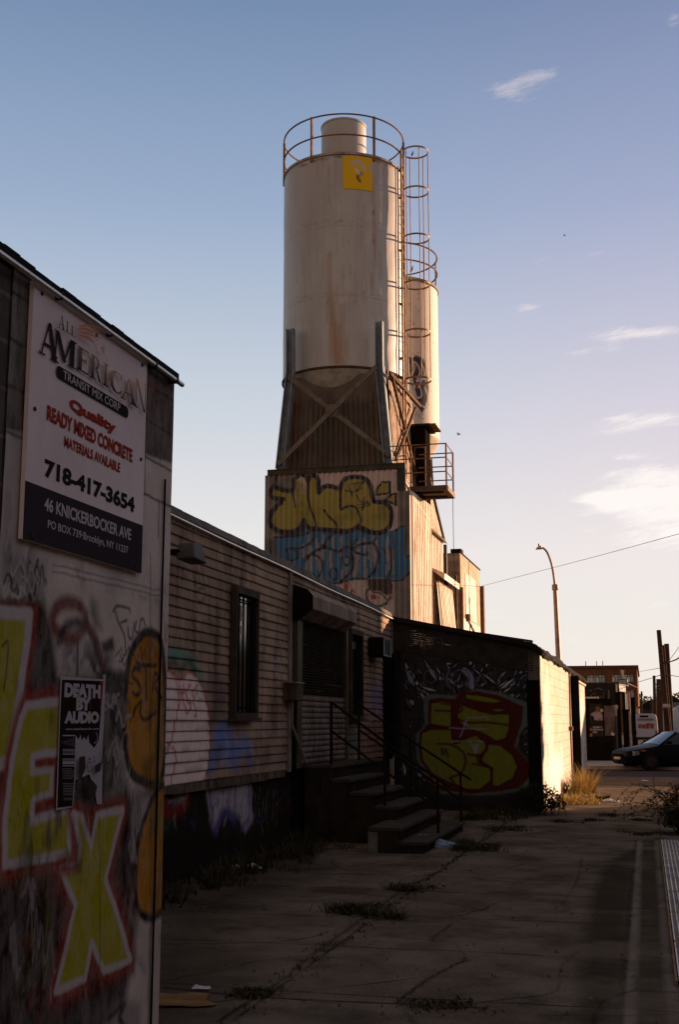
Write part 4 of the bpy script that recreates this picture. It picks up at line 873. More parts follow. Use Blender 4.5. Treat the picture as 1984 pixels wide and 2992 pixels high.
XX,ZZ=np.meshgrid(xs,zs); DD=np.repeat(ds[None,:],len(zs),0)
# the upper right corner stands back behind a dark post; the sheet stops at 8.75 there
ZZ2=np.where(XX>-7.27,np.minimum(ZZ,8.74),ZZ)
T=lambda x,y:(lambda p:(p[0],p[2]))(atY(770+x*.28699,1350+y*.28699,TY))
s=Spray(XX.ravel(),ZZ.ravel(),T,wob=.02,seed=121)
PK=(.74,.56,.48); YE=(.42,.33,.045); NAV=(.015,.010,.028); BLU=(.03,.17,.31); INKK=(.016,.015,.018)
s.poly([(540,60),(1370,40),(1370,720),(1330,700),(1200,720),(560,700),(560,200)],PK,soft=.02,a=.92)
s.poly([(300,100),(560,80),(560,320),(300,320)],PK,soft=.05,a=.6)
s.poly([(520,1180),(1330,1170),(1330,1560),(700,1560)],PK,soft=.03,a=.75)
B_=[(118,770),(250,745),(400,690),(560,690),(750,725),(960,690),(1150,725),(1250,700),(1340,700),(1420,650),(1448,700),(1450,940),(1492,1000),(1492,1120),(1400,1205),(1290,1190),(1180,1180),(1050,1190),(900,1195),(700,1235),(560,1180),(430,1110),(340,1070),(250,1000),(140,960)]
s.poly(B_,BLU,soft=.02,a=.97)
for k in range(40):
    x=random.uniform(300,1380); y=random.uniform(740,1100); h=random.uniform(60,260); w_=random.choice((.05,.07,.085))
    s.line([(x,y),(x,y+h)],w_,(.43,.34,.31),.012,.75,smooth=False)
for P,wd in (([(110,770),(240,760),(400,745),(525,690)],.07),([(525,700),(510,790),(420,860),(360,880),(240,885),(250,930),(265,1000),(330,990),(352,930),(310,890)],.07),([(420,1020),(440,960),(520,945),(590,1000),(600,1090),(565,1170)],.08),([(430,1000),(500,930),(620,850),(640,800),(700,740)],.09),([(600,850),(690,890),(770,910),(830,870),(890,870)],.09),([(880,700),(890,820),(900,850),(960,780)],.05),([(890,870),(960,930),(1050,945),(1060,925)],.08),([(820,900),(805,1000),(840,1050),(880,1040),(875,980),(840,970)],.07),([(890,930),(920,1020),(895,1110),(830,1180),(790,1220)],.09),([(970,850),(1040,830),(1130,840),(1170,930),(1165,1010),(1130,1110),(1080,1170)],.09),([(700,950),(705,1025)],.06),([(1150,740),(1130,800),(1090,830)],.06),([(1290,880),(1300,960),(1300,1090),(1265,1170)],.06),([(1210,880),(1240,900),(1240,940)],.05),([(1340,700),(1420,652),(1450,690),(1450,950),(1490,950)],.06),([(1490,1120),(1410,1200),(1310,1210),(1280,1185)],.06),([(430,1110),(560,1180),(700,1238),(830,1215),(900,1195),(1050,1190)],.07),([(1310,700),(1330,800),(1330,1000)],.04)):
    s.line(P,wd,INKK,.012,.93)
s.line(s.ell((716,1140),38,62),.06,INKK,.012,.95,closed=True)
s.poly([(860,850),(960,870),(880,920)],INKK,.012); s.poly([(600,840),(660,870),(590,900),(540,890)],INKK,.012)
G_=[(98,262),(75,330),(120,372),(205,380),(120,468),(72,560),(78,645),(135,695),(230,712),(330,698),(400,625),(415,590),(430,640),(470,672),(540,680),(600,690),(700,695),(850,705),(935,680),(970,650),(1000,692),(1120,718),(1220,712),(1285,650),(1308,560),(1300,480),(1240,415),(1130,400),(1105,310),(1075,210),(1010,160),(900,152),(820,185),(785,262),(740,265),(660,243),(600,262),(562,310),(560,200),(535,145),(490,138),(455,190),(440,150),(380,133),(320,170),(302,280),(225,292),(150,268)]
s.poly(G_,YE,soft=.012,a=.98); s.line([(345,170),(385,150),(410,200),(405,300)],.15,PK,.05,.75); s.line([(320,260),(318,430)],.10,PK,.05,.5)
s.blotch((T(60,720),T(1310,140)),(.12,.15,.03),3,.52,.75,131,.5)
s.line(G_,.15,NAV,.015,.97,closed=True)
s.line([(80,640),(150,705),(260,740),(380,710),(420,640)],.16,NAV,.03,.95); s.line([(600,690),(850,712),(970,665),(1120,720),(1240,705)],.14,NAV,.02,.95); s.line([(60,300),(100,240),(130,160)],.10,NAV,.02,.9); s.line([(70,520),(200,390)],.14,NAV,.03,.9)
for P in ([(310,170),(300,300),(325,460)],[(455,190),(460,390),(495,510),(535,620),(545,690)],[(620,490),(660,550),(735,625),(750,700)],[(785,262),(790,470),(850,455),(925,455),(975,520),(990,610),(950,690)],[(1105,310),(1120,400),(1150,410)]): s.line(P,.075,NAV,.012,.96)
for P in ([(1150,335),(1165,260),(1215,205),(1285,205),(1288,320),(1220,325)],[(1240,385),(1300,335),(1350,320),(1352,440),(1290,405)]): s.poly(P,YE,.012,edge=NAV,ew=.07)
for P in ([(835,290),(930,300),(1000,225),(1040,200)],[(900,225),(960,215),(1040,195)],[(870,230),(900,340)],[(930,230),(940,290),(990,280),(985,230)],[(950,335),(990,400),(1095,430),(980,470)],[(965,440),(1050,425)],[(1030,360),(1010,490)],[(1060,400),(1020,460)]): s.line(P,.05,(.045,.045,.03),.012,.9)
# small doodled face under the blue letters
s.poly([(1060,1190),(1290,1185),(1315,1250),(1310,1340),(1260,1360),(1180,1310),(1070,1310)],INKK,.02,.95); s.line([(1055,1300),(1050,1370),(1080,1430),(1170,1470),(1250,1440),(1290,1380)],.07,INKK,.014,.95); s.line([(1110,1320),(1200,1340),(1260,1400)],.05,INKK,.012,.9)
s.poly([(1090,1350),(1140,1345),(1150,1395),(1100,1400)],(.35,.03,.02),.02,.9); s.line([(1140,1375),(1175,1380)],.06,(.35,.03,.02),.02,.8); s.line([(1290,1280),(1310,1380)],.08,(.20,.03,.02),.03,.6)
for P in ([(830,1315),(838,1235),(850,1300),(868,1225)],[(890,1340),(905,1300),(930,1330)]): s.line(P,.06,(.42,.05,.03),.012,.9)
s.line([(760,1250),(800,1215)],.06,INKK,.02,.8)
s.poly([(20,780),(120,790),(130,960),(20,930)],(.05,.045,.045),.06,.8)
s.c[:,3]*=np.where(DD.ravel()>.02,.70,1.)      # spray thinned in the grooves, darker sheet there stands in for rib shade
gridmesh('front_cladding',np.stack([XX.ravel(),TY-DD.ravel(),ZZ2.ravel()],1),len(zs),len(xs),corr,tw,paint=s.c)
# sunlit side cladding in two lengths
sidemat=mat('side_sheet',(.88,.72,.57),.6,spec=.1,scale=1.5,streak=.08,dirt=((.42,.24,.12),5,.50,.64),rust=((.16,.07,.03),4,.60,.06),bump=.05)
def side(name,y0,y1,ztop,x,par,zb=0,lean=0):
    ys,dd=ribs(y0,y1,.30,.07); z_=np.linspace(0,1,10); YY,Z1=np.meshgrid(ys,z_); D2=np.repeat(dd[None,:],10,0)
    zt=np.array([ztop(y) for y in ys])[None,:]; Z=zb+Z1*(zt-zb); Xs=x+D2-lean*Z1
    return gridmesh(name,np.stack([Xs.ravel(),YY.ravel(),Z.ravel()],1),10,len(ys),sidemat,par,paint=np.zeros((YY.size,4)))
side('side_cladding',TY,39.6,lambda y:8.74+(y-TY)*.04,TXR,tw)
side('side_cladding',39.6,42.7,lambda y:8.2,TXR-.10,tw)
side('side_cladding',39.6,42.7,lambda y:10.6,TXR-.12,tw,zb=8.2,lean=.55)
m=MB(); m.box(TXL+.05,TXR-.04,TY+.06,39.55,0,8.66); m.box(TXL+.05,TXR-.16,39.555,42.65,0,8.1); m.hexa([(-11.4,TY+.2,8.67),(TXR-.45,TY+.2,8.67),(TXR-.45,41,8.67),(-11.4,41,8.67),(-11.2,TY+.5,9.45),(TXR-.5,TY+.5,9.45),(TXR-.8,41,9.45),(-11.2,41,9.45)]); m.build('core',M['black_rough'],tw)
m=MB(); m.box(TXL+.10,-6.98,TY-.08,TY+.12,9.44,9.60); m.box(TXL+.1,-6.985,TY-.10,TY+.12,9.601,9.625); m.build('roof_beam',mat('dark_beam',(.075,.060,.045),.7,.4,rust=((.14,.06,.03),5,.55)),tw)
m=MB(); m.box(-7.26,-6.99,TY-.03,TY+.05,8.75,9.44); m.build('dark_corner_strip',mat('grey_green_post',(.06,.06,.05),.7),tw)
m=MB(); m.hexa([(TXR+.0,TY+.35,8.55),(TXR+.06,TY+.35,8.55),(TXR+.06,39.5,8.3),(TXR,39.5,8.3),(TXR-.45,TY+.30,9.55),(TXR-.40,TY+.30,9.55),(TXR-.02,39.4,8.75),(TXR-.05,39.4,8.75)]); m.build('flashing',mat('bare_sheet',(.50,.42,.34),.5,.4,rust=((.20,.10,.05),3,.55)),tw)
m=MB(); m.hexa([(TXR-.12,39.62,8.10),(TXR+.10,39.62,8.02),(TXR+.10,42.8,8.02),(TXR-.12,42.8,8.10),(TXR-.12,39.62,8.24),(TXR+.02,39.62,8.17),(TXR+.02,42.8,8.17),(TXR-.12,42.8,8.24)]); m.build('eave_board',M['wood'],tw)
m=MB(); m.hexa([(TXR-.05,40.0,6.75),(TXR+.42,40.0,6.40),(TXR+.42,43.4,6.40),(TXR-.05,43.4,6.75),(TXR-.05,40.0,6.83),(TXR+.44,40.0,6.60),(TXR+.44,43.4,6.60),(TXR-.05,43.4,6.83)]); m.build('awning',mat('awning_sheet',(.42,.34,.26),.5,.4,rust=((.2,.1,.05),3,.6)),tw)
side('leaning_sheet',40.2,43.2,lambda y:6.4,TXR+.62,tw,lean=.5)
m=MB(); m.beam((TXR-.60,42.76,10.8),(TXR-.02,42.76,8.15),.10,.22,(0,1,0)); m.build('gable_board',M['dark_metal'],tw)
m=MB(); m.box(TXR-.05,TXR+.06,42.82,43.0,0,8.0); m.build('corner_board',M['dark_metal'],tw)
# ribbed skirt behind the silo legs
xs,ds=ribs(-11.05,-7.5,.178,.07); z_=np.linspace(9.4,12.75,30); XX,ZZ=np.meshgrid(xs,z_); DD=np.repeat(ds[None,:],30,0)*np.clip((12.1-ZZ)/.35,0,1)
k=(ZZ-9.4)/3.35; XX=-9.33+(XX+9.33)*(1-.10*k)
jag=np.where(ZZ>12.7,(vnoise(XX.ravel(),ZZ.ravel(),3,141)-.5).reshape(XX.shape)*.30,0)
gridmesh('skirt',np.stack([XX.ravel(),(TY+.36-DD).ravel(),(ZZ+jag*0).ravel()],1),30,len(xs),mat('rusty_skirt',(.135,.108,.08),.8,.0,spec=.05,scale=.8,dirt=((.07,.05,.033),2.5,.5,.75),rust=((.10,.036,.015),.42,.47,.3),bump=.05),tw)
ys,dd=ribs(TY+.25,40.4,.178,.03); z_=np.linspace(9.0,12.75,4); YY,ZZ=np.meshgrid(ys,z_); DD=np.repeat(dd[None,:],4,0); k=(ZZ-9.4)/3.35
gridmesh('skirt',np.stack([(-7.38-.2*k+DD).ravel(),YY.ravel(),ZZ.ravel()],1),4,len(ys),mat('rusty_side_skirt',(.30,.22,.16),.6,.3,rust=((.12,.05,.02),2,.55)),tw)

# ---------------------------------------------------------------- big silo
AX,AY,SR=-9.50,38.2,2.08
ZBt,ZTp=12.95,20.32
silomat=mat('silo_paint',(.37,.345,.315),.42,.0,scale=.5,amt=.16,paint=False,streak=.25,spec=.45,dirt=((.235,.205,.172),1.4,.45,.85),rust=((.34,.19,.08),2.2,.685,.06),bump=.03)
si=thing('cement_silo','large pale rust-streaked cement silo with a railed top and a yellow square panel','silo',(AX,AY,9.5))
# shell painted with rust runs at fixed places
na,nzs=240,220
th=np.linspace(0,2*math.pi,na); zz=np.linspace(ZBt,ZTp,nzs); TH,ZZ=np.meshgrid(th,zz)
def sil_uv(u,v):   # photo pixel -> (arc angle from the front, height)
    d=ray(u,v); a=d[0]**2+d[1]**2; ox,oy=-AX,-AY; b=2*(d[0]*ox+d[1]*oy); c=ox*ox+oy*oy-SR*SR; t=(-b-math.sqrt(max(0,b*b-4*a*c)))/(2*a); p=_C+d*t
    return (math.atan2(p[0]-AX,-(p[1]-AY))*SR,p[2])
s=Spray((((TH+math.pi)%(2*math.pi)-math.pi)*SR).ravel(),ZZ.ravel(),lambda x,y:sil_uv(740+x*.47346,280+y*.47358),wob=.02,seed=151)
RU=(.28,.12,.03); RU2=(.14,.055,.02); LT=(.34,.275,.245)
for P,wd,a in (([(505,1480),(512,1650)],.10,.6),([(470,1250),(478,1420),(485,1600)],.06,.7),([(530,1420),(540,1640)],.05,.7),([(745,560),(752,1000)],.04,.6),([(470,980),(475,1240),(500,1420),(515,1640)],.16,.55),([(495,1400),(520,1640)],.22,.5),([(545,1300),(550,1640)],.20,.45),([(480,1260),(480,1640)],.10,.5),([(575,1500),(570,1600)],.12,.3),([(745,500),(750,1060)],.07,.6),([(735,1100),(733,1220)],.05,.8),([(742,700),(740,900)],.05,.5),([(300,1590),(300,1680)],.05,.4),([(430,380),(428,440)],.08,.5),([(640,1230),(640,1320)],.05,.3)):
    s.line(P,wd,RU,.07,a,smooth=True)
s.line([(740,710),(742,730)],.08,RU2,.03,.8); s.line([(730,1120),(730,1190)],.045,RU2,.02,.8); s.line([(742,885),(742,910)],.08,RU2,.03,.7)
for k in range(26): x=random.uniform(240,860); s.line([(x,random.uniform(380,420)),(x+3,random.uniform(450,760))],random.uniform(.03,.09),random.choice((RU,(.17,.15,.13),LT)),.05,random.uniform(.2,.5))
for k in range(110): x=random.uniform(220,880); y=random.uniform(400,1500); s.line([(x,y),(x+1,y+random.uniform(60,260))],random.uniform(.02,.06),random.choice(((.17,.15,.13),(.20,.17,.14),(.46,.43,.40),RU)),.03,random.uniform(.2,.55))
for k in range(46): x=random.uniform(240,870); y=random.choice((770,780,1215,1225))+random.uniform(-6,8)+abs(x-560)**2*.00032; s.line([(x,y),(x+random.uniform(4,20),y)],.035,RU,.02,.6)
for z in (15.35,17.75): s.line([(-3.2,z),(3.2,z)],.02,(.20,.17,.145),.012,.75,raw=True,smooth=False)
s.poly([(225,450),(390,400),(380,640),(340,800),(280,980),(240,1080),(230,900)],LT,soft=.18,a=.45)
for k in range(30): x=random.uniform(225,880); s.line([(x,372+abs(x-560)**2*.0008),(x+random.uniform(5,30),374+abs(x-560)**2*.0008)],.07,RU2,.03,.6)
silomat2=mat('silo_paint_streaked',(.37,.345,.315),.42,.0,scale=.5,amt=.2,paint=True,wear=.25,streak=.25,spec=.45,dirt=((.235,.205,.172),1.4,.45,.85),bump=.03)
silo2mat=mat('second_silo_paint',(.56,.50,.43),.6,.0,scale=.5,amt=.14,paint=True,wear=.1,streak=.25,spec=.08,dirt=((.40,.34,.28),1.4,.45,.85),bump=.03)
DN=SR+((vnoise(np.minimum(TH,2*math.pi-TH).ravel()*SR,ZZ.ravel(),.8,152)-.5).reshape(TH.shape))*.035
gridmesh('shell',np.stack([(AX+DN*np.sin(TH)).ravel(),(AY-DN*np.cos(TH)).ravel(),ZZ.ravel()],1),nzs,na,silomat2,si,paint=s.c,smooth=True)
m=MB(); m.lathe([(SR-.01,ZBt-.05),(SR+.035,ZBt-.045),(SR+.035,ZBt+.02),(SR-.01,ZBt+.025)],(AX,AY,0),72); m.build('bottom_rim',mat('rim_rust',(.09,.05,.03),.9),si,smooth=True)
m=MB(); m.lathe([(SR,ZBt),(SR-.05,ZBt-.14),(.5,10.4),(.3,10.2)],(AX,AY,0),72); m.build('cone',mat('silo_cone',(.34,.30,.235),.7,rust=((.17,.08,.03),1.5,.66)),si,smooth=True)
m=MB(); m.lathe([(SR+.03,ZTp-.06),(SR+.05,ZTp-.05),(SR+.05,ZTp+.03),(SR-.1,ZTp+.04),(.8,ZTp+.35),(0,ZTp+.36)],(AX,AY,0),72); m.build('roof',mat('silo_rim',(.33,.28,.23),.7,rust=((.16,.06,.02),6,.52,1)),si,smooth=True)
m=MB(); m.lathe([(.79,ZTp+.1),(.79,22.24),(.81,22.24),(.81,22.30),(.76,22.31),(0,22.33)],(AX,AY,0),48); m.build('vent_cap',silomat,si,smooth=True)
rl=MB(); RA=R(-17)
def rp(a,z,r=SR+.02): return (AX+r*math.sin(a),AY-r*math.cos(a),z)
rails=[]
for nm,z in (('top_rail',21.72),('mid_rail',20.98)):
    m=MB(); m.tube([rp(2*math.pi*k/64,z) for k in range(64)],.028,8,closed=True); m.build(nm,M['rust_steel'],si,smooth=True)
for k in range(6):
    a=RA+R(60)*k; m=MB(); m.beam(rp(a,ZTp-.18),rp(a,21.75),.075,.06,(math.cos(a),math.sin(a),0)); m.build('rail_post',M['rust_steel'],si)
# four splayed legs with gusset and cross braces
def leg(sx,yy_,nm='leg'):
    xt=AX+.0; x1,x2,x3=(-10.78,-10.74,-11.04) if sx<0 else (-7.80,-7.78,-7.50)
    fy=TY-.03 if yy_<0 else 40.3
    m=MB()
    def ch(p,q):
        m.beam(p,q,.26,.09,(0,1,0)); 
    for o in ((0,),):
        m.beam((x1,fy+.14,14.35),(x2,fy+.06,12.80),.22,.10,(0,1,0)); m.beam((x2,fy+.06,12.84),(x3,fy,9.62),.26,.10,(0,1,0))
        m.beam((x1+sx*.11,fy+.0,14.3),(x2+sx*.11,fy-.08,12.80),.03,.20,(0,1,0)); m.beam((x2+sx*.11,fy-.08,12.84),(x3+sx*.125,fy-.12,9.62),.03,.24,(0,1,0)); m.beam((x1-sx*.11,fy+.0,14.3),(x2-sx*.11,fy-.08,12.80),.03,.20,(0,1,0)); m.beam((x2-sx*.11,fy-.08,12.84),(x3-sx*.125,fy-.12,9.62),.03,.24,(0,1,0))
    m.build(nm,M['leg_steel'],si)
for sx in (-1,1):
    for yy_ in (-1,1): leg(sx,yy_)
for a,b in (((-10.78,12.65),(-7.45,9.85)),((-7.85,12.75),(-11.1,9.75))):
    m=MB(); y=TY-.19 if a[0]<-10 else TY-.26; m.beam((a[0],y,a[1]),(b[0],y,b[1]),.15,.05,(0,1,0)); m.build('brace',mat('brace_steel',(.16,.13,.10),.6,.4,rust=((.14,.06,.03),5,.55)),si)
m=MB(); m.prism([(-9.304+.23*math.cos(R(22.5+45*k)),11.41+.23*math.sin(R(22.5+45*k))) for k in range(8)],'y',TY-.235,TY-.22); m.build('gusset_plate',bpy.data.materials['brace_steel'],si)
m=MB(); m.beam((-7.45,TY-.1,12.55),(-7.25,40.2,12.55),.09,.12); m.beam((-7.30,TY,9.75),(-7.35,39.9,12.4),.08,.10); m.beam((-7.38,TY,12.4),(-7.3,40.0,9.75),.08,.10); m.build('side_brace',mat('side_brace',(.12,.075,.045),.9),si)
# yellow square panel curved on the shell
pn=MB(); 
a0,zt=sil_uv(740+553*.47346,280+378*.47358); a1,zb=sil_uv(740+735*.47346,280+565*.47358); 
NP=46; 
tt=np.linspace(a0/SR,a1/SR,NP); zz=np.linspace(19.05,20.22,NP); TT,ZZ=np.meshgrid(tt,zz)
s=Spray((TT*SR).ravel(),ZZ.ravel(),None,wob=.01,seed=161); s.c[:,:]=(.62,.37,.02,1)
um=(a0+a1)/2; 
s.line([(um-.2,19.95),(um-.05,20.03),(um+.12,19.95),(um+.20,19.78)],.13,(.40,.39,.39),.03,.85,raw=True); s.line([(um+.1,19.62),(um-.02,19.5),(um+.05,19.35)],.10,(.05,.045,.04),.03,.85,raw=True); s.line([(um-.08,19.75),(um+.04,19.6)],.10,(.50,.48,.46),.03,.8,raw=True)
s.line([(um+.44,19.95),(um+.46,19.75)],.12,(.38,.36,.34),.04,.7,raw=True)
for dx in (-.5,.5):
    for z in (19.13,20.13): s.line([(um+dx,z),(um+dx+.005,z)],.05,(.35,.28,.2),.02,.8,raw=True)
r=SR+.018
gridmesh('panel',np.stack([(AX+r*np.sin(TT)).ravel(),(AY-r*np.cos(TT)).ravel(),ZZ.ravel()],1),NP,NP,paintattr_mat('panel_paint',.6),si,paint=s.c,smooth=True)

# ---------------------------------------------------------------- caged ladder
LX,LY=-7.38,38.05
la=thing('caged_ladder','tall rusty caged ladder running up the sunlit side of the big silo','ladder',(LX,LY,9.4))
LM=mat('ladder_steel',(.36,.22,.12),.6,.3,col2=(.22,.12,.06))
for dy in (-.22,.22):
    m=MB(); m.box(LX-.03,LX+.03,LY+dy-.02,LY+dy+.02,9.2,21.0); m.build('rail',LM,la)
z=9.4
while z<20.9:
    m=MB(); m.tube([(LX,LY-.20,z),(LX,LY+.20,z)],.014,6); m.build('rung',LM,la); z+=.32
CXC,CR=LX+.46,.45
for z in (21.0,19.55,17.85,16.2,14.5,12.85):
    m=MB(); pts=[(CXC+CR*math.cos(t),LY+CR*math.sin(t),z) for t in np.linspace(-2.62,2.62,28)]
    for p,q_ in zip(pts[:-1],pts[1:]): m.beam(p,q_,.012,.06)
    m.build('hoop',LM,la)
for t in (-2.2,-1.1,0,1.1,2.2):
    m=MB(); x=CXC+(CR-.012)*math.cos(t); y=LY+(CR-.012)*math.sin(t); m.box(x-.014,x+.014,y-.014,y+.014,12.8,21.03); m.build('cage_bar',LM,la)
for z in (19.3,17.4,15.5,13.6):
    m=MB(); m.box(LX-.22,LX-.03,LY-.20,LY-.16,z-.04,z+.04); m.build('standoff',M['rust_steel'],la)

# ---------------------------------------------------------------- second silo
BX,BY,BR=-8.75,42.9,1.72
s2=thing('cement_silo','narrower sunlit cement silo behind the caged ladder, with black and white graffiti','silo',(BX,BY,9))
th=np.linspace(0,2*math.pi,420); zz=np.linspace(11.95,17.80,240); TH,ZZ=np.meshgrid(th,zz)
def s2uv(u,v):
    d=ray(u,v); a=d[0]**2+d[1]**2; ox,oy=-BX,-BY; b=2*(d[0]*ox+d[1]*oy); c=ox*ox+oy*oy-BR*BR; t=(-b-math.sqrt(max(0,b*b-4*a*c)))/(2*a); p=_C+d*t
    return (math.atan2(p[0]-BX,-(p[1]-BY))*BR,p[2])
s=Spray((((TH+math.pi)%(2*math.pi)-math.pi)*BR).ravel(),ZZ.ravel(),lambda x,y:s2uv(740+x*.47346,280+y*.47358),wob=.015,seed=171)
s.poly([(960,1610),(1060,1640),(1085,1800),(1080,1900),(1040,1960),(1010,1900),(975,1760)],INKK,soft=.02,a=1)
s.poly([(968,1640),(1000,1600),(1050,1620),(1060,1700),(1000,1750)],INKK,soft=.02,a=1)
for P in ([(980,1620),(995,1680),(975,1740),(1000,1800)],[(1000,1640),(1030,1700),(1010,1760),(1040,1750),(1020,1800)],[(1040,1650),(1060,1720),(1030,1740),(1060,1750)],[(990,1790),(1010,1860),(1040,1850),(1030,1790)],[(1060,1800),(1080,1860),(1060,1920),(1030,1900)],[(975,1860),(1010,1930),(1050,1960),(1080,1900)]): s.line(P,.05,(.55,.5,.48),.012,.95)
for k in range(70): x=random.uniform(960,1125); y=random.uniform(1130,2000); s.line([(x,y),(x,y+4)],.05,RU2,.02,.6)
gridmesh('shell',np.stack([(BX+BR*np.sin(TH)).ravel(),(BY-BR*np.cos(TH)).ravel(),ZZ.ravel()],1),240,420,silo2mat,s2,paint=s.c,smooth=True)
m=MB(); m.lathe([(BR,11.95),(BR-.03,11.85),(.45,9.6)],(BX,BY,0),56); m.build('cone',mat('silo2_cone',(.48,.40,.30),.6,rust=((.22,.11,.04),2,.58)),s2,smooth=True)
m=MB(); m.lathe([(BR+.02,17.72),(BR+.05,17.74),(BR+.04,17.84),(.3,18.1),(0,18.1)],(BX,BY,0),56); m.build('roof',mat('silo2_rim',(.33,.28,.23),.7,rust=((.16,.06,.02),6,.52,1)),s2,smooth=True)
for nm,z in (('top_rail',19.15),('mid_rail',18.5)):
    m=MB(); m.tube([(BX+BR*math.cos(t),BY+BR*math.sin(t),z) for t in np.linspace(0,2*math.pi,48,endpoint=False)],.03,8,closed=True); m.build(nm,M['rust_steel'],s2,smooth=True)
for k in range(6):
    t=R(25)+R(60)*k; m=MB(); m.tube([(BX+BR*math.cos(t),BY+BR*math.sin(t),17.8),(BX+BR*math.cos(t),BY+BR*math.sin(t),19.15)],.025,6); m.build('rail_post',M['rust_steel'],s2)
for sx in (-1,1):
    for sy_ in (-1,1):
        m=MB(); m.beam((BX+sx*1.1,BY+sy_*1.1,12.2),(BX+sx*1.35,BY+sy_*1.35,5),.2,.2); m.build('leg',M['rust_steel'],s2)

# ---------------------------------------------------------------- dark machinery housing and platform beside the ladder
dh=thing('dust_collector','dark square metal housing with a small flat roof beside the ladder','machine housing',(-7.0,39.6,9.3))
m=MB(); m.box(-7.95,-6.97,39.65,40.6,8.8,11.66); m.build('housing',M['black_rough'],dh)
m=MB(); m.box(-8.05,-6.80,39.5,40.8,11.661,11.74); m.build('canopy',M['dark_metal'],dh)
for k in range(5): m=MB(); m.box(-6.799,-6.58,39.52+.26*k,39.60+.26*k,11.67,11.73); m.build('canopy_slat',M['rust_steel'],dh)
m=MB(); m.box(-7.36,-7.32,39.60,39.645,9.0,10.9); m.box(-7.0,-6.96,39.60,39.645,9.0,10.9); m.box(-7.36,-6.96,39.60,39.645,10.901,10.95); m.build('door_frame',M['rust_steel'],dh)
pf=thing('platform','small steel balcony platform with a railing, jutting from the tower side','platform',(-6.4,37.8,8.95))
PXR=-5.82
m=MB(); m.box(-7.1,PXR-.02,37.05,38.5,8.93,9.0); m.box(-7.1,PXR,37.0,37.05,8.88,9.05); m.box(PXR-.02,PXR+.02,37.05,38.5,8.88,9.04); m.box(-7.1,PXR,38.501,38.54,8.88,9.05); m.build('deck',mat('platform_deck',(.12,.085,.06),.7,.4,rust=((.10,.05,.02),3,.5)),pf)
for y in (37.4,38.2): m=MB(); m.box(-6.95,-6.0,y-.03,y+.03,8.86,8.929); m.build('bracket',M['dark_metal'],pf)
for x,y in ((PXR-.03,37.05),(PXR-.03,38.47),(-7.0,37.05)):
    m=MB(); m.box(x-.025,x+.025,y-.025,y+.025,9.0,10.42); m.build('post',M['rust_steel'],pf)
for z in (9.5,9.96,10.41):
    m=MB(); m.tube([(-7.35,37.05,z),(PXR-.03,37.05,z),(PXR-.03,38.47,z),(-7.0,38.47,z)],.022,6); m.build('rail',M['rust_steel'],pf)
hc=MB(); hc.tube([(-5.80,38.0,8.9),(-5.80,38.0,7.0),(-5.76,38.0,5.2),(-5.74,38.0,4.3)],.010,6); tag(hc.build('hanging_cable',M['black']),'thin dark cable hanging straight down from the balcony platform','cable')

# ---------------------------------------------------------------- plain block house behind the plant
bh=thing('block_house','tall plain block building with a sunlit white patched side wall behind the tower','building',(-8.5,47,0))
BXR=-6.54
m=MB(); m.box(-11,BXR,44.4,50.0,0,7.9); m.build('wall',mat('tan_block_wall',(.46,.37,.27),.85,scale=1.2,extra=block_lines(.4,.2,1,col=(.2,.13,.08),strength=.5),dirt=((.28,.18,.10),2,.55,.8)),bh)
m=MB(); m.box(BXR+.002,BXR+.02,45.6,48.6,5.55,7.3); m.box(BXR+.002,BXR+.022,44.6,49.7,0,5.5); m.build('white_patch',mat('white_render',(.72,.66,.58),.85,dirt=((.5,.4,.3),2,.55,.8)),bh)
m=MB(); m.box(BXR-.35,BXR+.05,44.35,44.9,7.901,8.05); m.box(BXR-.4,BXR+.03,44.9,50.02,7.901,7.95); m.build('parapet',M['tar'],bh)
m=MB(); m.box(BXR-.05,BXR+.14,50.02,50.3,4.9,7.25); m.build('chimney_pipe',M['rust_steel'],bh)
m=MB(); m.box(BXR+.02,BXR+.16,45.6,45.9,5.45,5.7); m.beam((BXR+.05,45.9,5.5),(BXR+.05,48.3,5.0),.06,.05); m.build('bracket_lamp',M['rust_steel'],bh)
m=MB(); m.tube([(BXR+.04,44.4,0),(BXR+.04,44.4,6.6)],.06,8); m.tube([(BXR-.10,43.95,0),(BXR-.10,43.95,7.0)],.05,8); m.build('pipe',M['rust_steel'],bh)

# ================================================================ ACROSS THE STREET (unseen buildings, added to cast shade over pavement and shed)
ob=thing('unseen_shade_building','unseen brick building added across the street to shade the pavement','building',(15,22,0))
BRK=mat('dark_brick',(.30,.19,.13),.9,scale=2,extra=block_lines(.22,.075,1,col=(.12,.10,.085),wd=.01,strength=.6),dirt=((.05,.035,.03),1.2,.5,.8))
OX=12.0; OYE=38.8
m=MB(); m.box(OX,OX+14,-14,OYE,-.12,8.6); m.box(OX+.05,OX+6,OYE+.001,OYE+1.9,7.4,8.55); m.build('wall',BRK,ob)  # upper overhang added to trim the sunlit patch on the clapboards
ro=random.Random(4)
for k in range(9): z=3.4+k*.42; m=MB(); m.box(OX+.1,OX+.9,OYE+.001,OYE+ro.uniform(.05,.55),z,z+ro.uniform(.15,.40)); m.build('shadow_edge_block',M['concrete'],ob)  # random blocks added to make the cast shadow edge wavy
og=thing('low_shade_building','unseen lower pitched building added across the street for its slanting shadow','building',(16,62,0))
m=MB(); m.prism([(51.0,-.12),(74,-.12),(74,5.0),(66,6.3),(60,6.2),(56.5,5.7),(51.0,4.2)],'x',OX,OX+10); m.build('wall',BRK,og)  # roof line shaped for the slanting shadow on the far shed wall
m=MB(); m.box(OX-.05,OX-.003,55,59,-.1,3.2); m.build('door',M['dark_metal'],og)
m=MB(); m.box(OX-.15,OX+14,-14.1,OYE+.10,8.601,8.8); m.build('cornice',M['concrete'],ob)
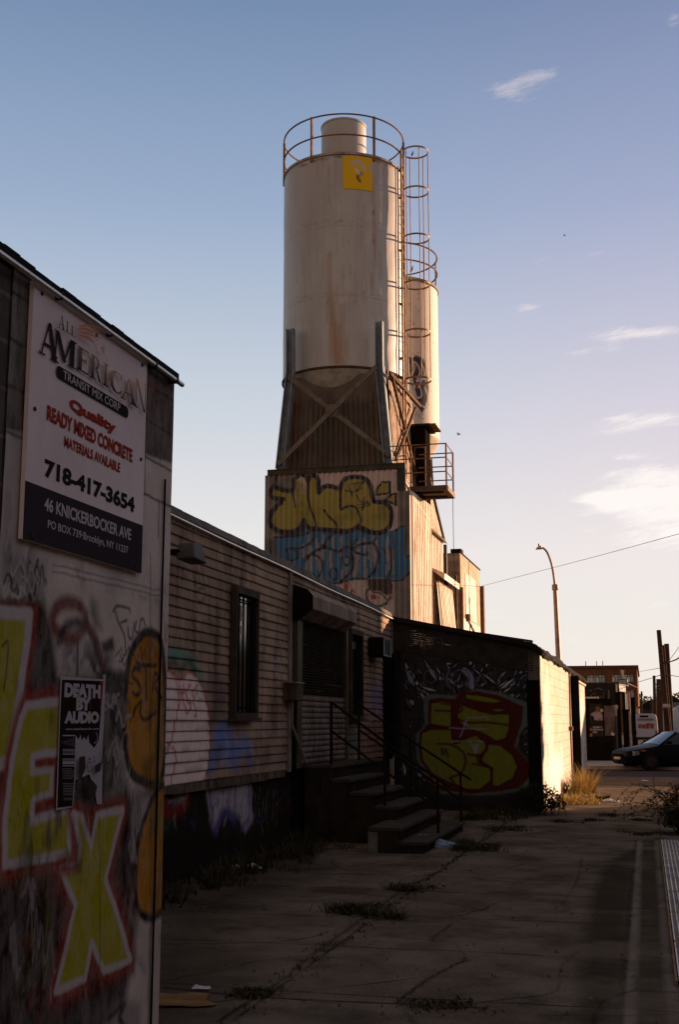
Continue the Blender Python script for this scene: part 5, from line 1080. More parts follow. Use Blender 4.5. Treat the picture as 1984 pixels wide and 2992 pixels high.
for f in range(2):
    for k in range(9):
        y=-10+k*5.2; z=1.2+f*3.3
        m=MB(); m.box(OX-.06,OX-.003,y,y+2.4,z,z+1.9); w_=m.build('window',M['dark_metal'],ob)
        m=MB(); 
        m.box(OX-.065,OX-.061,y+.08,y+2.32,z+.08,z+1.82); m.build('pane',M['glass'],w_)
tr_loc=(12.4,46.0,0)

# ================================================================ helpers for plants
def leafmat(name,c,c2): 
    return mat(name,c,.9,col2=c2,scale=2,bump=0,spec=.15)
GRASS_GOLD=leafmat('dry_grass',(.52,.37,.12),(.33,.23,.07)); WEED=leafmat('dark_weed',(.060,.048,.022),(.032,.028,.014)); LEAF=leafmat('bush_leaf',(.026,.028,.012),(.015,.017,.008))
def blades(m,cx,cy,rad,n,h,rs,wd=.008,z=0,lean=.45,sq=1.):
    cs=[(rs.gauss(0,.42)*rad,rs.gauss(0,.42)*rad*sq,rs.uniform(.25,.6)*rad,rs.uniform(.4,1)) for _ in range(7)]
    for k in range(n):
        c_=rs.choice(cs); x=cx+c_[0]+rs.gauss(0,.5)*c_[2]; y=cy+c_[1]+rs.gauss(0,.5)*c_[2]; r=0
        hh=h*rs.uniform(.35,1.)*(.4+.6*c_[3]); b=rs.uniform(0,6.283); l=hh*rs.uniform(.1,lean*1.8); dx,dy=math.cos(b)*l,math.sin(b)*l; w_=wd*rs.uniform(.6,1.3); px,py=-math.sin(b)*w_,math.cos(b)*w_
        i=len(m.v); m.v+=[(x-px,y-py,z),(x+px,y+py,z),(x+dx*.45+px*.8,y+dy*.45+py*.8,z+hh*.62),(x+dx*.45-px*.8,y+dy*.45-py*.8,z+hh*.62),(x+dx,y+dy,z+hh)]
        m.f+=[[i,i+1,i+2,i+3],[i+3,i+2,i+4]]; m.m+=[0,0]
def leaves(m,c,r,n,rs,s=.05,flat=1.):
    for k in range(n):
        v=Vector((rs.gauss(0,1),rs.gauss(0,1),rs.gauss(0,1)*flat)); v=v.normalized()*(rs.random()**.4); p=Vector(c)+Vector((v.x*r[0],v.y*r[1],abs(v.z)*r[2] if c[2]<.2 else v.z*r[2]))
        d=Vector((rs.uniform(-1,1),rs.uniform(-1,1),rs.uniform(-.6,1))).normalized(); e=d.cross(Vector((rs.uniform(-1,1),rs.uniform(-1,1),rs.uniform(-1,1)))).normalized(); L=s*rs.uniform(.6,1.5)
        m.face([p-d*L-e*0,p-e*L*.38,p+d*L,p+e*L*.38])
rs=random.Random(77)
def plant(name,label,cat,cx,cy,parts,group=None):
    t=thing(name,label,cat,(cx,cy,0),group=group)
    for nm,m,mt in parts: m.build(nm,mt,t)
    return t
# golden sunlit grass by the shed wall
gx,gy=-1.62,29.0
m=MB(); blades(m,gx,gy,.30,420,.55,rs,.008,lean=.6,sq=4); blades(m,gx+.12,gy-.3,.24,300,.85,rs,.008,lean=.7,sq=2.5)
plant('grass_clump','tall golden dry grass glowing in the sun at the foot of the cream wall','grass clump',gx,gy,[('blades',m,GRASS_GOLD)])
m=MB(); blades(m,-1.45,25.6,.42,420,.26,rs,.008,lean=1.0,sq=2.0); blades(m,-1.15,26.6,.30,260,.20,rs,.008,lean=1.0,sq=2.0)
plant('grass_clump','low golden grass patch lying on the pavement in front of the tall grass','grass clump',-1.45,25.4,[('blades',m,GRASS_GOLD)])
m=MB(); 
for k in range(26):
    a=rs.uniform(0,6.28); r=rs.uniform(0,.5); x=-1.95+r*math.cos(a); y=22.3+r*math.sin(a)*.8; h=rs.uniform(.25,.62)
    m.tube([(x,y,0),(x+rs.uniform(-.06,.06),y,h*.6),(x+rs.uniform(-.1,.1),y+rs.uniform(-.1,.1),h)],.006,4)
sl_=MB(); leaves(sl_,(-1.95,22.3,.1),(.50,.45,.46),2000,rs,.030)
plant('bush','dark leafy bush at the shaded corner of the block shed','bush',-1.95,22.3,[('stems',m,WEED),('leaves',sl_,LEAF)])
m=MB(); sl_=MB(); bx,by=.62,19.2
for k in range(110):
    a=rs.uniform(0,6.28); L=rs.uniform(.35,1.0); h=rs.uniform(.25,.75); x0=bx+rs.uniform(-.25,.25); y0=by+rs.uniform(-.3,.3)
    P=[(x0,y0,0),(x0+math.cos(a)*L*.3,y0+math.sin(a)*L*.3,h*.8),(x0+math.cos(a)*L*.7,y0+math.sin(a)*L*.7,h),(x0+math.cos(a)*L,y0+math.sin(a)*L,h*.62)]
    P=[tuple(p) for p in smooth_pts(P,4)]; m.tube(P,.006,4,r2=.002)
    for p in P[3:]:
        if rs.random()<.8: leaves(sl_,(p[0],p[1],max(p[2],.21)),(.04,.04,.04),4,rs,.022)
leaves(sl_,(bx,by,.1),(.45,.5,.32),2400,rs,.03)
plant('bush','big arching thorny weed bush at the right edge of the pavement','bush',bx,by,[('stems',m,WEED),('leaves',sl_,leafmat('thorn_leaf',(.05,.045,.02),(.03,.026,.012)))])
def weed(u,v,rad,n,h,label,sq=.8):
    p=atZ(u,v); m=MB(); blades(m,p[0],p[1],rad,n,h*.75,rs,.006,lean=1.5,sq=sq); [leaves(m,(p[0]+rs.gauss(0,.45)*rad,p[1]+rs.gauss(0,.45)*rad*sq,.015),(rad*.35,rad*.35*sq,h*.35),n//12,rs,.018,.4) for _ in range(6)]
    plant('weed_clump',label,'weed',p[0],p[1],[('blades',m,WEED)],'weeds growing through the pavement joints')
weed(1085,2668,.40,900,.13,'biggest spreading weed clump in the middle of the pavement joint',.9)
weed(1184,2602,.30,360,.12,'weed clump just behind the biggest one in the pavement joint')
weed(1385,2476,.40,900,.15,'long weed clump in the joint beside the blue plastic sheet',1.6)
weed(1468,2424,.40,420,.11,'flat weed patch between the stoop and the dark corner bush',1.3)
weed(735,2905,.18,240,.06,'weed tuft nearest the photographer on the left of the pavement',.8)
weed(1296,2940,.26,220,.035,'flat weed streak in the crack at the bottom of the picture',.5)
weed(1650,2402,.30,300,.08,'flat weed patch right of the dark corner bush',.9)
weed(1800,2384,.25,200,.10,'little weed patch in the open pavement before the golden grass',.8)
weed(1875,2398,.25,220,.08,'small weed patch left of the arching thorny bush',.8)
weed(1905,2438,.40,320,.07,'flat weed streak before the vent grating',.6)
weed(1735,2398,.20,160,.10,'weed tuft just right of the flat patch by the corner bush')
m=MB()
for k in range(46):
    y=9.2+k*.17; blades(m,-4.62+rs.uniform(-.15,.35),y+rs.uniform(-.1,.1),.22,46,rs.uniform(.10,.34),rs,.008,lean=.8)
for k in range(20): blades(m,-4.2+rs.uniform(-.3,.3),12.0+k*.22,.22,30,.10,rs,.007,lean=1)
for k in range(30): blades(m,-2.6+rs.uniform(-.5,.5),21.6+rs.uniform(-.8,1.2),.25,40,.18,rs,.008,lean=.9)
for k in range(60):
    y=7+k*.3; blades(m,-2.32+rs.uniform(-.06,.06),y,.06,10,.05,rs,.005,lean=1.2)
tag(m.build('weed_fringe',WEED),'low dark weeds fringing the foot of the walls and the pavement joints','weeds',kind='stuff')

m=MB(); rg=random.Random(21)
for k in range(1500):
    u_=rg.random()
    if u_<.40: x,y=-4.7+abs(rg.gauss(0,.35)),rg.uniform(9.5,22)
    elif u_<.65: x,y=-2.32+rg.gauss(0,.13),rg.uniform(6.5,22)
    else: x,y=rg.uniform(-4.3,.9),rg.uniform(6.5,30)
    r_=rg.uniform(.004,.018); a=rg.uniform(0,3.14); c,s_=math.cos(a)*r_,math.sin(a)*r_; z=.012+(.0 if y<24 else -.01); h_=r_*rg.uniform(.5,1)
    i=len(m.v); m.v+=[(x-c,y-s_,z-.014),(x+s_,y-c*.8,z-.014),(x+c,y+s_,z-.014),(x-s_,y+c*.8,z-.014),(x+c*.2,y,z+h_)]; m.f+=[[i,i+1,i+4],[i+1,i+2,i+4],[i+2,i+3,i+4],[i+3,i,i+4]]; m.m+=[0]*4
tag(m.build('gravel',mat('gravel_grit',(.15,.12,.09),.95,amt=.6,scale=9)),'loose grit and small rubble scattered over the pavement slabs','grit',kind='stuff')
# ================================================================ LITTER
def crumple(name,label,cat,u,v,sx,sy,h,mt,seed,rz=0,n=14,hole=.0):
    p=atZ(u,v); r_=random.Random(seed); t=MB(); gx_=np.linspace(-1,1,n)
    XX,YY=np.meshgrid(gx_,gx_); N=vnoise(XX.ravel(),YY.ravel(),1.6,seed,3); N2=vnoise(XX.ravel()+9,YY.ravel(),1.1,seed+3,2)
    E_=1+.45*(N2-.5)*2; rr=np.maximum(abs(XX.ravel()),abs(YY.ravel()))
    x=XX.ravel()*sx*E_; y=YY.ravel()*sy*E_[::-1]; z=.006+h*np.clip(N*1.6-.35,0,1)*(1-rr**4*.8)
    c,s_=math.cos(rz),math.sin(rz)
    o=gridmesh(name,np.stack([p[0]+x*c-y*s_,p[1]+x*s_+y*c,z],1),n,n,mt)
    o.data.transform(Matrix.Translation((-p[0],-p[1],0))); o.location=(p[0],p[1],0)
    so=o.modifiers.new('thick','SOLIDIFY'); so.thickness=.002
    return tag(o,label,cat)
PAPER=mat('litter_paper',(.50,.48,.50),.8,bump=0); BLUEP=mat('blue_plastic',(.24,.33,.48),.5,bump=0)
p=atZ(1285,2474); bgm=MB(); pr=[]
for i in range(13):
    f=i/12; x=(f-.5)*.54; hgt=.125*(1-f)**.9+.035; bgm_r=[]
    for k in range(10):
        a=math.pi*k/9; r_=1+.18*math.sin(k*2.3+i*1.1); bgm_r.append((p[0]+x+.01*math.sin(k*3+i),p[1]+math.cos(a)*.11*(1-.5*f)*r_-.05*f,max(.004,math.sin(a)*hgt*r_)))
    b=len(bgm.v); bgm.v+=bgm_r
    if i: 
        for k in range(9): bgm.f.append([b-10+k,b-9+k,b+k+1,b+k]); bgm.m.append(0)
o=bgm.build('plastic_sheet',BLUEP); o.data.transform(Matrix.Translation((-p[0],-p[1],0))); o.location=(p[0],p[1],0); tag(o,'crumpled pale blue plastic sheet lying at the foot of the stoop','litter')
crumple('paper_scrap','crumpled white paper scrap lying by the foot of the clapboard wall','litter',716,2540,.17,.13,.09,PAPER,5,.4)
crumple('paper_scrap','small flat white paper scrap on the pavement near the block building','litter',586,2889,.055,.05,.02,PAPER,8,.2,8)
crumple('cardboard_piece','yellowish flat cardboard piece at the foot of the block building corner','litter',515,2928,.22,.17,.03,mat('cardboard',(.22,.13,.055),.9),11,.3,8)
crumple('white_bag','white plastic bag lying at the end of the dark board by the grass','litter',1785,2343,.16,.12,.08,PAPER,14,.1)
crumple('paper_scrap','tiny white scrap on the pavement before the parked car','litter',1884,2282,.09,.09,.05,PAPER,17,.1,8)
p=atZ(1752,2338); m=MB(); m.box(p[0]-.22,p[0]+.22,p[1]-.3,p[1]+.3,.06,.085); m.box(p[0]-.2,p[0]+.2,p[1]-.28,p[1]-.2,.005,.06); o=m.build('board',M['black_rough']); o.data.transform(Matrix.Translation((-p[0],-p[1],0))); o.location=(p[0],p[1],0); tag(o,'dark flat board lying beside the low golden grass','litter')

# ================================================================ VENT GRATING
gr=thing('vent_grating','row of steel vent gratings set in the pavement along the right edge','grating',(.65,12,0))
GX0,GX1=.120,1.15
m=MB(); m.box(GX0,GX1,8.24,17.78,.012,.014); o=m.build('pit_floor',M['black_rough'],gr)
bar=mat('grating_bar',(.55,.52,.49),.5,.3,spec=.4,rust=((.25,.17,.11),4,.66))
ye=[8.27,9.67,11.08,12.41,13.73,15.09,16.41,17.75]
for a,b in zip(ye[:-1],ye[1:]):
    m=MB(); x=GX0+.012
    while x<GX1-.02: m.box(x,x+.009,a+.035,b-.035,.016,.040); x+=.042
    y=a+.05
    while y<b-.04: m.box(GX0+.012,GX1-.02,y,y+.006,.017,.032); y+=.10
    f=m.build('grate',bar,gr)
m=MB(); m.box(GX0-.012,GX0+.004,8.24,17.78,.005,.036); m.build('frame',M['rust_steel'],gr)

# ================================================================ STREET LAMP, POLES, WIRES
lpn=thing('street_lamp','tall curved steel street lamp rising behind the shed roof','street lamp',(-3.75,50,0))
LYp=50.
b0=atY(1634.7,1922,LYp); b1=atY(1622.5,1716,LYp); lx=b0[0]
SLM=mat('lamp_steel',(.26,.17,.13),.55,.5)
m=MB(); m.tube([(lx+.05,LYp,0),tuple(b1)],.135,12,r2=.085); m.build('pole',SLM,lpn,smooth=True)
pts=[(lambda q_:tuple(q_))(atY(u,v,LYp)) for u,v in ((1622.5,1716),(1621,1700),(1617,1670),(1610,1640),(1600,1615),(1590,1603),(1581,1600))]
m=MB(); m.tube(smooth_pts(pts,5),.055,10,r2=.04); m.build('arm',SLM,lpn,smooth=True)
m=MB(); c=atY(1623,1716,LYp); m.lathe([(.12,-.12),(.13,-.1),(.13,.1),(.1,.12)],tuple(c),12); m.build('collar',SLM,lpn,smooth=True)
h0=atY(1566,1604,LYp); h1=atY(1584,1600,LYp)
m=MB(); m.hexa([(h0[0],LYp-.12,h0[2]-.02),(h1[0],LYp-.13,h1[2]-.06),(h1[0],LYp+.13,h1[2]-.06),(h0[0],LYp+.12,h0[2]-.02),(h0[0]+.06,LYp-.07,h0[2]+.06),(h1[0],LYp-.1,h1[2]+.10),(h1[0],LYp+.1,h1[2]+.10),(h0[0]+.06,LYp+.07,h0[2]+.06)]); m.build('lamp_head',mat('lamp_head_grey',(.30,.28,.27),.5,.4),lpn,bevel=.02)
m=MB(); m.tube([(h0[0]+.14,LYp,h0[2]+.06),(h0[0]+.14,LYp,h0[2]+.22)],.04,8); m.build('sensor',SLM,lpn)
POLE=mat('pole_wood',(.075,.042,.028),.95,scale=5,spec=.03)
def pole(label,top,base_u,D,r,cross=None):
    t=atY(top[0],top[1],D); b=atY(base_u,2150,D); dx=(t[0]-b[0])/(t[2]-b[2]); x0=b[0]-dx*(b[2]+.1)
    o=thing('utility_pole',label,'utility pole',(x0,D,0),group='utility poles along the far street')
    m=MB(); m.tube([(x0,D,-.12),tuple((x0+(t[0]-x0)*.5+rs.uniform(-.02,.02),D,t[2]*.5)),tuple(t)],r*1.15,10,r2=r*.85); m.build('shaft',POLE,o,smooth=True)
    if cross:
        for z,L in cross:
            f=z/t[2]; m=MB(); m.box(x0+(t[0]-x0)*f-L/2,x0+(t[0]-x0)*f+L/2,D-.2,D-.1,z-.06,z+.06); m.build('crossarm',POLE,o)
    return o
pA=pole('thick leaning wooden utility pole, tallest of the close pair behind the car',(1926,1841),1954,70,.15)
pA2=pole('shorter wooden pole strapped against the thick leaning pole',(1937,1885),1957,70.4,.15)
pB=pole('slimmer wooden pole standing just right of the leaning pair',(1949,1881),1962,72,.17)
pole('thin far utility pole left of the leaning pair',(1912.5,1974),1917,120,.17)
pole('far utility pole with a crossarm close behind the leaning pair',(1927,1984),1931,135,.36,[(5.6,1.2),(5.0,1.0)])
pole('small dark far pole standing beside the brick building',(1876,2020),1875,150,.13)
pole('short far pole between the brick building and the thin pole',(1906,2050),1906,160,.15)
pole('farthest short grey pole right behind the thin pole',(1921,2008),1924,160,.12)
sgn=MB(); a=atY(1938,2057,69.7); b=atY(1961,2067,69.7); sgn.box(a[0],b[0],69.66,69.69,b[2],a[2]); o=sgn.build('pole_sign',mat('sign_white_red',(.62,.52,.5),.7,rust=((.4,.1,.07),1.5,.5,1))); tag(o,'small white and red sign fixed across the leaning poles','sign')
def wire(label,pts,r,grp='overhead wires over the far street'):
    m=MB(); m.tube(smooth_pts(pts,8),r,5); return tag(m.build('overhead_wire',mat('wire',(.22,.15,.13),.8,bump=0)),label,'wire',grp)
def W_(u,v,D): return tuple(atY(u,v,D))
wire('long single wire slanting from the right sky down to the block house',[W_(2080,1532,30),W_(1984,1560,32.5),W_(1700,1637,41),W_(1402,1714,49.9)],.008,None)
wire('faint wire from the block house down across the tower side',[W_(1402,1714,49.9),W_(1300,1738,42),W_(1205,1757,36.4)],.008,None)
wire('drooping wire from the brick building up to the leaning pole',[W_(1866,1993,150),W_(1912,1979,119),W_(1932,1972,70)],.03)
wire('thick twisted cable branching off the right pole',[W_(1940,1943,70.5),W_(1955,1935,71.7),W_(1975,1928,60),W_(1995,1915,50)],.035)
wire('low wire between the white box and the brick building edge',[W_(1835,1997,75),W_(1850,2003,100),W_(1866,2010,150)],.03)
wire('thin wire leaving the right pole towards the right edge',[W_(1953,1972,71.8),W_(1985,1977,66)],.018)
wire('upper thin wire from the roof corner to the leaning pole',[W_(1866,1963,150),W_(1900,1957,110),W_(1930,1952,70)],.018)
wire('long wire rising from the right pole out of the right edge of the picture',[W_(1952,1935,71.8),W_(1975,1905,60),W_(2000,1868,50)],.014)
wire('low pair of wires from the thin far pole to the leaning poles',[W_(1914,2002,119),W_(1925,2004,95),W_(1945,2000,71)],.02)
wire('wire between the far crossarm pole and the trees',[W_(1929,2012,134),W_(1950,2022,150),W_(1990,2030,170)],.03)
wire('sagging far wire crossing behind the poles low over the trees',[W_(1866,2040,200),W_(1900,2056,170),W_(1950,2070,140),W_(1990,2060,120)],.04)

# ================================================================ FAR SIDE OF THE CROSS STREET
FY=53.0
hb=thing('hoarding','black plywood hoarding fence at the far corner of the crossing','fence',(-2.1,FY,0))
m=MB(); m.box(-3.2,-1.42,FY,FY+.12,-.02,2.62); m.build('boards',M['black_rough'],hb)
m=MB(); m.box(-3.2,-1.95,FY-.03,FY+.15,2.621,2.69); m.build('top_rail',mat('hoarding_rail',(.5,.42,.34),.8),hb)
def posterY(name,label,u0,v0,u1,v1,fn):
    a=atY(u0,v0,FY-.01); b=atY(u1,v1,FY-.01); t=thing(name,label,'poster',(a[0],FY-.01,b[2])); m=MB(); m.box(a[0],b[0],FY-.012,FY-.002,b[2],a[2]); fn(t,m); return t
def quadY(u0,v0,u1,v1,k,mt,nm,t):
    a=atY(u0,v0,FY-.013); b=atY(u1,v1,FY-.013); m=MB(); m.box(a[0],b[0],FY-.0125-.001*k,FY-.0121,b[2],a[2]); return m.build(nm,mt,t)
cp=lambda x,y:(1680+x*.19388,1900+y*.19388)
def p1(t,m):
    m.build('sheet',mat('poster_black',(.03,.024,.02),.7,bump=0),t)
    WHp=mat('poster_white',(.42,.37,.36),.8,bump=0); ORp=mat('poster_orange',(.42,.13,.02),.8,bump=0)
    # figure in a pale shirt
    c=[cp(*q_) for q_ in ((240,960),(290,930),(320,915),(350,915),(390,935),(420,975),(425,1055),(390,1060),(380,1020),(370,1062),(300,1050),(285,990),(250,985))]
    P=[atY(u,v,FY-.015) for u,v in c]; mm=MB(); mm.prism([(p[0],p[2]) for p in P],'y',FY-.0150,FY-.0125); mm.build('shirt',mat('poster_shirt',(.30,.23,.25),.8,bump=0),t)
    c=cp(345,885); q_=atY(c[0],c[1],FY-.015); mm=MB(); mm.prism([(q_[0]+.10*math.cos(k*.6283),q_[2]+.125*math.sin(k*.6283)) for k in range(10)],'y',FY-.0155,FY-.0126); mm.build('face',mat('poster_skin',(.16,.075,.045),.8,bump=0),t)
    c=cp(408,908); q_=atY(c[0],c[1],FY-.015); mm=MB(); mm.prism([(q_[0]+.075*math.cos(k*.6283),q_[2]+.08*math.sin(k*.6283)) for k in range(10)],'y',FY-.0155,FY-.0126); mm.build('badge',WHp,t)
    for a,b in (((230,1170),(262,1215)),((230,1255),(270,1300))): u0,v0=cp(*a); u1,v1=cp(*b); quadY(u0,v0,u1,v1,2,ORp,'orange_block',t)
    for txt,(x0,y0,x1,y1) in (('CELEBRITY',(275,1147,420,1172)),('FREE BINGO',(275,1182,430,1210)),('2026',(275,1218,340,1248))):
        a=atY(*cp(x0,y1),FY-.016); b=atY(*cp(x1,y0),FY-.016); vs,fc=text_mesh(txt,a[0],b[0],a[2],b[2],.04); mm=MB(); mm.v=[(p[0],FY-.016,p[1]) for p in vs]; mm.f=fc; mm.m=[0]*len(fc); mm.build('lettering',WHp,t)
posterY('poster','black poster of a person in a pale shirt on the hoarding',1722,2056,1765,2152,p1)
def p2(t,m):
    m.build('sheet',mat('poster_brown',(.12,.09,.085),.8,scale=3,bump=0,dirt=((.05,.035,.03),4,.5,.7)),t)
    for k in range(9):
        u0,v0=cp(450+k*15,920+rs.uniform(-12,12)); u1,v1=cp(455+k*15,1010+rs.uniform(-20,20)); quadY(u0,v0,u1,v1,1,mat('poster_print',(.26,.22,.22),.8,bump=0) if k==0 else bpy.data.materials['poster_print'],'print',t)
posterY('poster','brownish torn poster with tall pale streaks on the hoarding, right of the black one',1766,2062,1800,2150,p2)
# torn white sheet behind the hoarding
m=MB(); P=[atY(*cp(x,y),FY+.3) for x,y in ((425,750),(440,790),(520,815),(560,835),(640,820),(660,850),(640,900),(640,990),(605,985),(600,880),(540,862),(440,850))]
m.prism([(p[0],p[2]) for p in P],'y',FY+.28,FY+.30); tag(m.build('torn_sheet',mat('torn_sheet',(.62,.50,.40),.8)),'sunlit torn pale sheet hanging along the top of the hoarding','sheet')
m=MB(); P=[atY(*cp(x,y),FY-.03) for x,y in ((565,1225),(605,1270),(590,1285),(560,1280),(545,1255))]; m.prism([(p[0],p[2]) for p in P],'y',FY-.05,FY-.03); tag(m.build('paper_flap',PAPER),'loose white paper flap at the foot of the brownish poster','litter')
# dark building with a painted scrawl behind the hoarding
db=thing('dark_building','low dark painted building with a pale sprayed scrawl behind the hoarding','building',(-4,61,0))
m=MB(); a=atY(1640,1990,60); b=atY(1800,2000,60); m.box(-9,b[0],60,67,0,atY(1700,1997,60)[2]); m.build('wall',mat('dark_paint_wall',(.030,.026,.022),.9),db)
m=MB()
for P in ([(330,680),(315,700),(335,720),(310,740)],[(345,715),(370,700),(372,685),(352,690),(350,730),(375,740)],[(385,715),(410,700),(412,680),(392,690),(390,730),(418,740)],[(440,640),(440,740)],[(440,700),(425,705),(425,735),(445,730)],[(240,690),(290,650),(330,655)],[(250,740),(270,700),(290,730)],[(300,590),(360,570),(420,600)],[(230,620),(260,600)]):
    m.tube([tuple(atY(*cp(x,y),59.98)) for x,y in P],.022,4)
m.build('scrawl',mat('pale_spray',(.16,.145,.12),.9,bump=0),db)
m=MB(); m.box(atY(*cp(500,600),59.9)[0],atY(*cp(530,600),59.9)[0],59.88,59.99,0,atY(*cp(515,600),59.9)[2]); m.build('pier',M['wood'],db)
m=MB(); m.box(b[0]+.003,b[0]+.02,60.5,66.5,2.4,2.7); m.build('band',M['wood'],db)
# stacked signs and sheds along the far pavement
def boxpx(name,label,cat,u0,v0,u1,v1,D,dep,mt,kind=None,extra=None):
    a=atY(u0,v0,D); b=atY(u1,v1,D); t=thing(name,label,cat,((a[0]+b[0])/2,D,max(0,b[2]))); m=MB(); m.box(a[0],b[0],D,D+dep,b[2],a[2]); m.build('body',mt,t,bevel=.02)
    if extra: extra(t,a,b,D,dep)
    return t
WHB=mat('white_box',(.42,.40,.38),.7,dirt=((.2,.17,.14),2,.5,.8))
def gx_(t,a,b,D,dep):
    m=MB(); m.tube([(b[0]-.2,D+.3,0),(b[0]-.2,D+.3,b[2])],.06,8); m.build('support',M['dark_metal'],t); m=MB(); m.box(a[0]+.05,b[0]-.05,D-.02,D-.003,b[2]+.08,a[2]-.08); m.build('face',mat('sign_face',(.36,.35,.34),.6),t)
def corner_box(name,label,cat,x0,xm,x1,y0,y1,D,mt):
    A,B,C_=[atY(*cp(x,y0),D+d) for x,d in ((x0,1.2),(xm,0),(x1,2.2))]; zt=B[2]; zb=atY(*cp(xm,y1),D)[2]; t=thing(name,label,cat,(B[0],D+1,zb)); m=MB()
    Dn=(A[0]+C_[0]-B[0],A[1]+C_[1]-B[1]); m.prism([(A[0],A[1]),(B[0],B[1]),(C_[0],C_[1]),Dn],'z',zb,zt); m.build('body',mt,t,bevel=.03)
    m=MB(); m.prism([(A[0]-.05,A[1]),(B[0],B[1]-.05),(C_[0]+.05,C_[1]),(Dn[0],Dn[1]+.05)],'z',zt+.001,zt+.05); m.build('rim',M['dark_metal'],t)
    m=MB(); m.tube([(B[0]+.2,D+1.3,-.1),(B[0]+.2,D+1.3,zb)],.09,8); m.build('support',M['dark_metal'],t)
corner_box('light_box','blank white box sign catching the sun above the far pavement','sign',598,672,768,520,620,64,WHB)
boxpx('duct_box','grey rooftop duct box in front of the brick building windows','duct box',*cp(655,430),*cp(802,545),80,1.6,mat('duct_grey',(.17,.16,.155),.6,.3),extra=gx_)
m=MB(); P=[atY(*cp(x,y),90) for x,y in ((690,300),(712,285),(740,330),(725,360),(732,405),(710,400),(700,360))]; m.prism([(p[0],p[2]) for p in P],'y',90,90.15); m.box(P[0][0]+.15,P[0][0]+.25,90.151,90.25,-.1,P[0][2]); tag(m.build('torn_banner',mat('torn_banner',(.62,.48,.38),.8)),'torn pale banner on a post before the brick building roof','banner')
def pillar(label,x0,y0,x1,y1,D,mt,dep=.5):
    a=atY(*cp(x0,y0),D); b=atY(*cp(x1,y1),D); t=thing('gate_pier',label,'pier',((a[0]+b[0])/2,D,0),group='piers along the far pavement'); m=MB(); m.box(a[0],b[0],D,D+dep,-.1,a[2]-.08); m.build('shaft',mt,t); m=MB(); m.box(a[0]-.03,b[0]+.03,D-.03,D+dep+.03,a[2]-.079,a[2]); m.build('cap',mt,t)
pillar('dark square pier with a sunlit edge under the white box sign',612,630,712,1380,58,M['black_rough'])
pillar('pale sunlit narrow pier right of the dark pier',790,620,845,910,90,mat('pale_pier',(.48,.36,.27),.8))
pillar('tall dark pier in front of the brick building corner',845,710,920,1000,85,M['black_rough'])
pillar('rough grey post at the right end of the hoarding',610,830,655,1400,54,M['wood'],.2)
pillar('low dark bollard-like pier before the white van',722,890,830,1350,60,M['black_rough'])
boxpx('window_shed','small shed with a glazed front behind the dark pier','shed',*cp(712,640),*cp(790,900),70,3,mat('shed_green',(.09,.085,.06),.8),extra=lambda t,a,b,D,dep:[(lambda m:(m.box(a[0]+.1,b[0]-.1,D-.02,D-.003,a[2]-1.4,a[2]-.2),m.build('window',M['glass'],t)))(MB())])
# brick loft building far behind
fb=thing('brick_building','brown brick loft building with green-framed window bands far down the street','building',(-8,200,0))
FD=200; a=atY(1660,1954,FD); b=atY(1862,1954,FD); ztop=a[2]
FBM=mat('loft_brick',(.17,.075,.035),.9,scale=.5,extra=block_lines(1.2,.35,0,col=(.12,.06,.03),wd=.05,strength=.3))
m=MB(); m.box(a[0],b[0],FD,FD+40,-.1,ztop); m.build('wall',FBM,fb)
m=MB(); m.box(a[0]-.2,b[0]+.25,FD-.25,FD+40.2,ztop+.001,ztop+.45); m.build('parapet',mat('loft_parapet',(.12,.06,.035),.9),fb)
GF=mat('green_frame',(.05,.085,.06),.7); PN=mat('far_pane',(.20,.27,.27),.15,spec=.6,bump=0,amt=.5,scale=.6); PL=mat('pale_pane',(.62,.55,.45),.5,bump=0)
for x0,y0,x1,y1,n in ((192,378,455,490,6),(565,372,885,482,7),(850,600,892,710,1)):
    a=atY(*cp(x0,y1),FD-.1); b=atY(*cp(x1,y0),FD-.1); m=MB(); m.box(a[0],b[0],FD-.12,FD-.003,a[2],b[2]); w_=m.build('window',GF,fb)
    for k in range(n):
        for r_ in range(2):
            wx=(b[0]-a[0])/n; hz_=(b[2]-a[2]); z0=a[2]+hz_*(.04 if r_==0 else .80); z1=a[2]+hz_*(.72 if r_==0 else .97)
            m=MB(); m.box(a[0]+wx*(k+.10),a[0]+wx*(k+.90),FD-.16,FD-.121,z0,z1); m.build('pane',PL if rs.random()<.35 else PN,w_)
m=MB(); q_=atY(*cp(700,420),FD-.5)
for u in (1713,1745,1763): p=atY(u,1953,FD+6); m.tube([(p[0],FD+6,ztop),(p[0],FD+6,ztop+1.5)],.07,5)
m.build('vent_pipe',M['dark_metal'],fb)
m=MB(); P=[atY(*cp(x,y),FD-1) for x,y in ((930,880),(945,840),(975,900),(950,945),(925,945))]; m.prism([(p[0],p[2]) for p in P],'y',FD-1.2,FD-1); tag(m.build('pale_awning',mat('pale_awning',(.6,.46,.36),.8)),'small sunlit pale awning at the foot of the brick building corner','awning')
# trees far down the street
def crown(t,c,r,n,s,mt): m=MB(); leaves(m,c,r,n,rs,s); return m.build('crown',mt,t)
LFAR=leafmat('far_leaf',(.20,.18,.07),(.12,.11,.045))
m=MB()
for k in range(34):
    x=-6+k*1.35; h=7.6+1.0*math.sin(k*.7)+rs.uniform(-.6,.9); leaves(m,(x,300+rs.uniform(-12,12),h*.5),(2.3,4,h*.5),260,rs,.55)
tag(m.build('distant_trees',LFAR),'olive green wooded slope closing the far end of the street','trees',kind='stuff')
hl=MB(); hl.hexa([(-60,318,-1),(140,318,-1),(140,420,-1),(-60,420,-1),(-60,350,7.5),(140,350,7.5),(140,420,8),(-60,420,8)]); tag(hl.build('hillside',mat('hill_green',(.13,.12,.05),.95)),kind='structure')
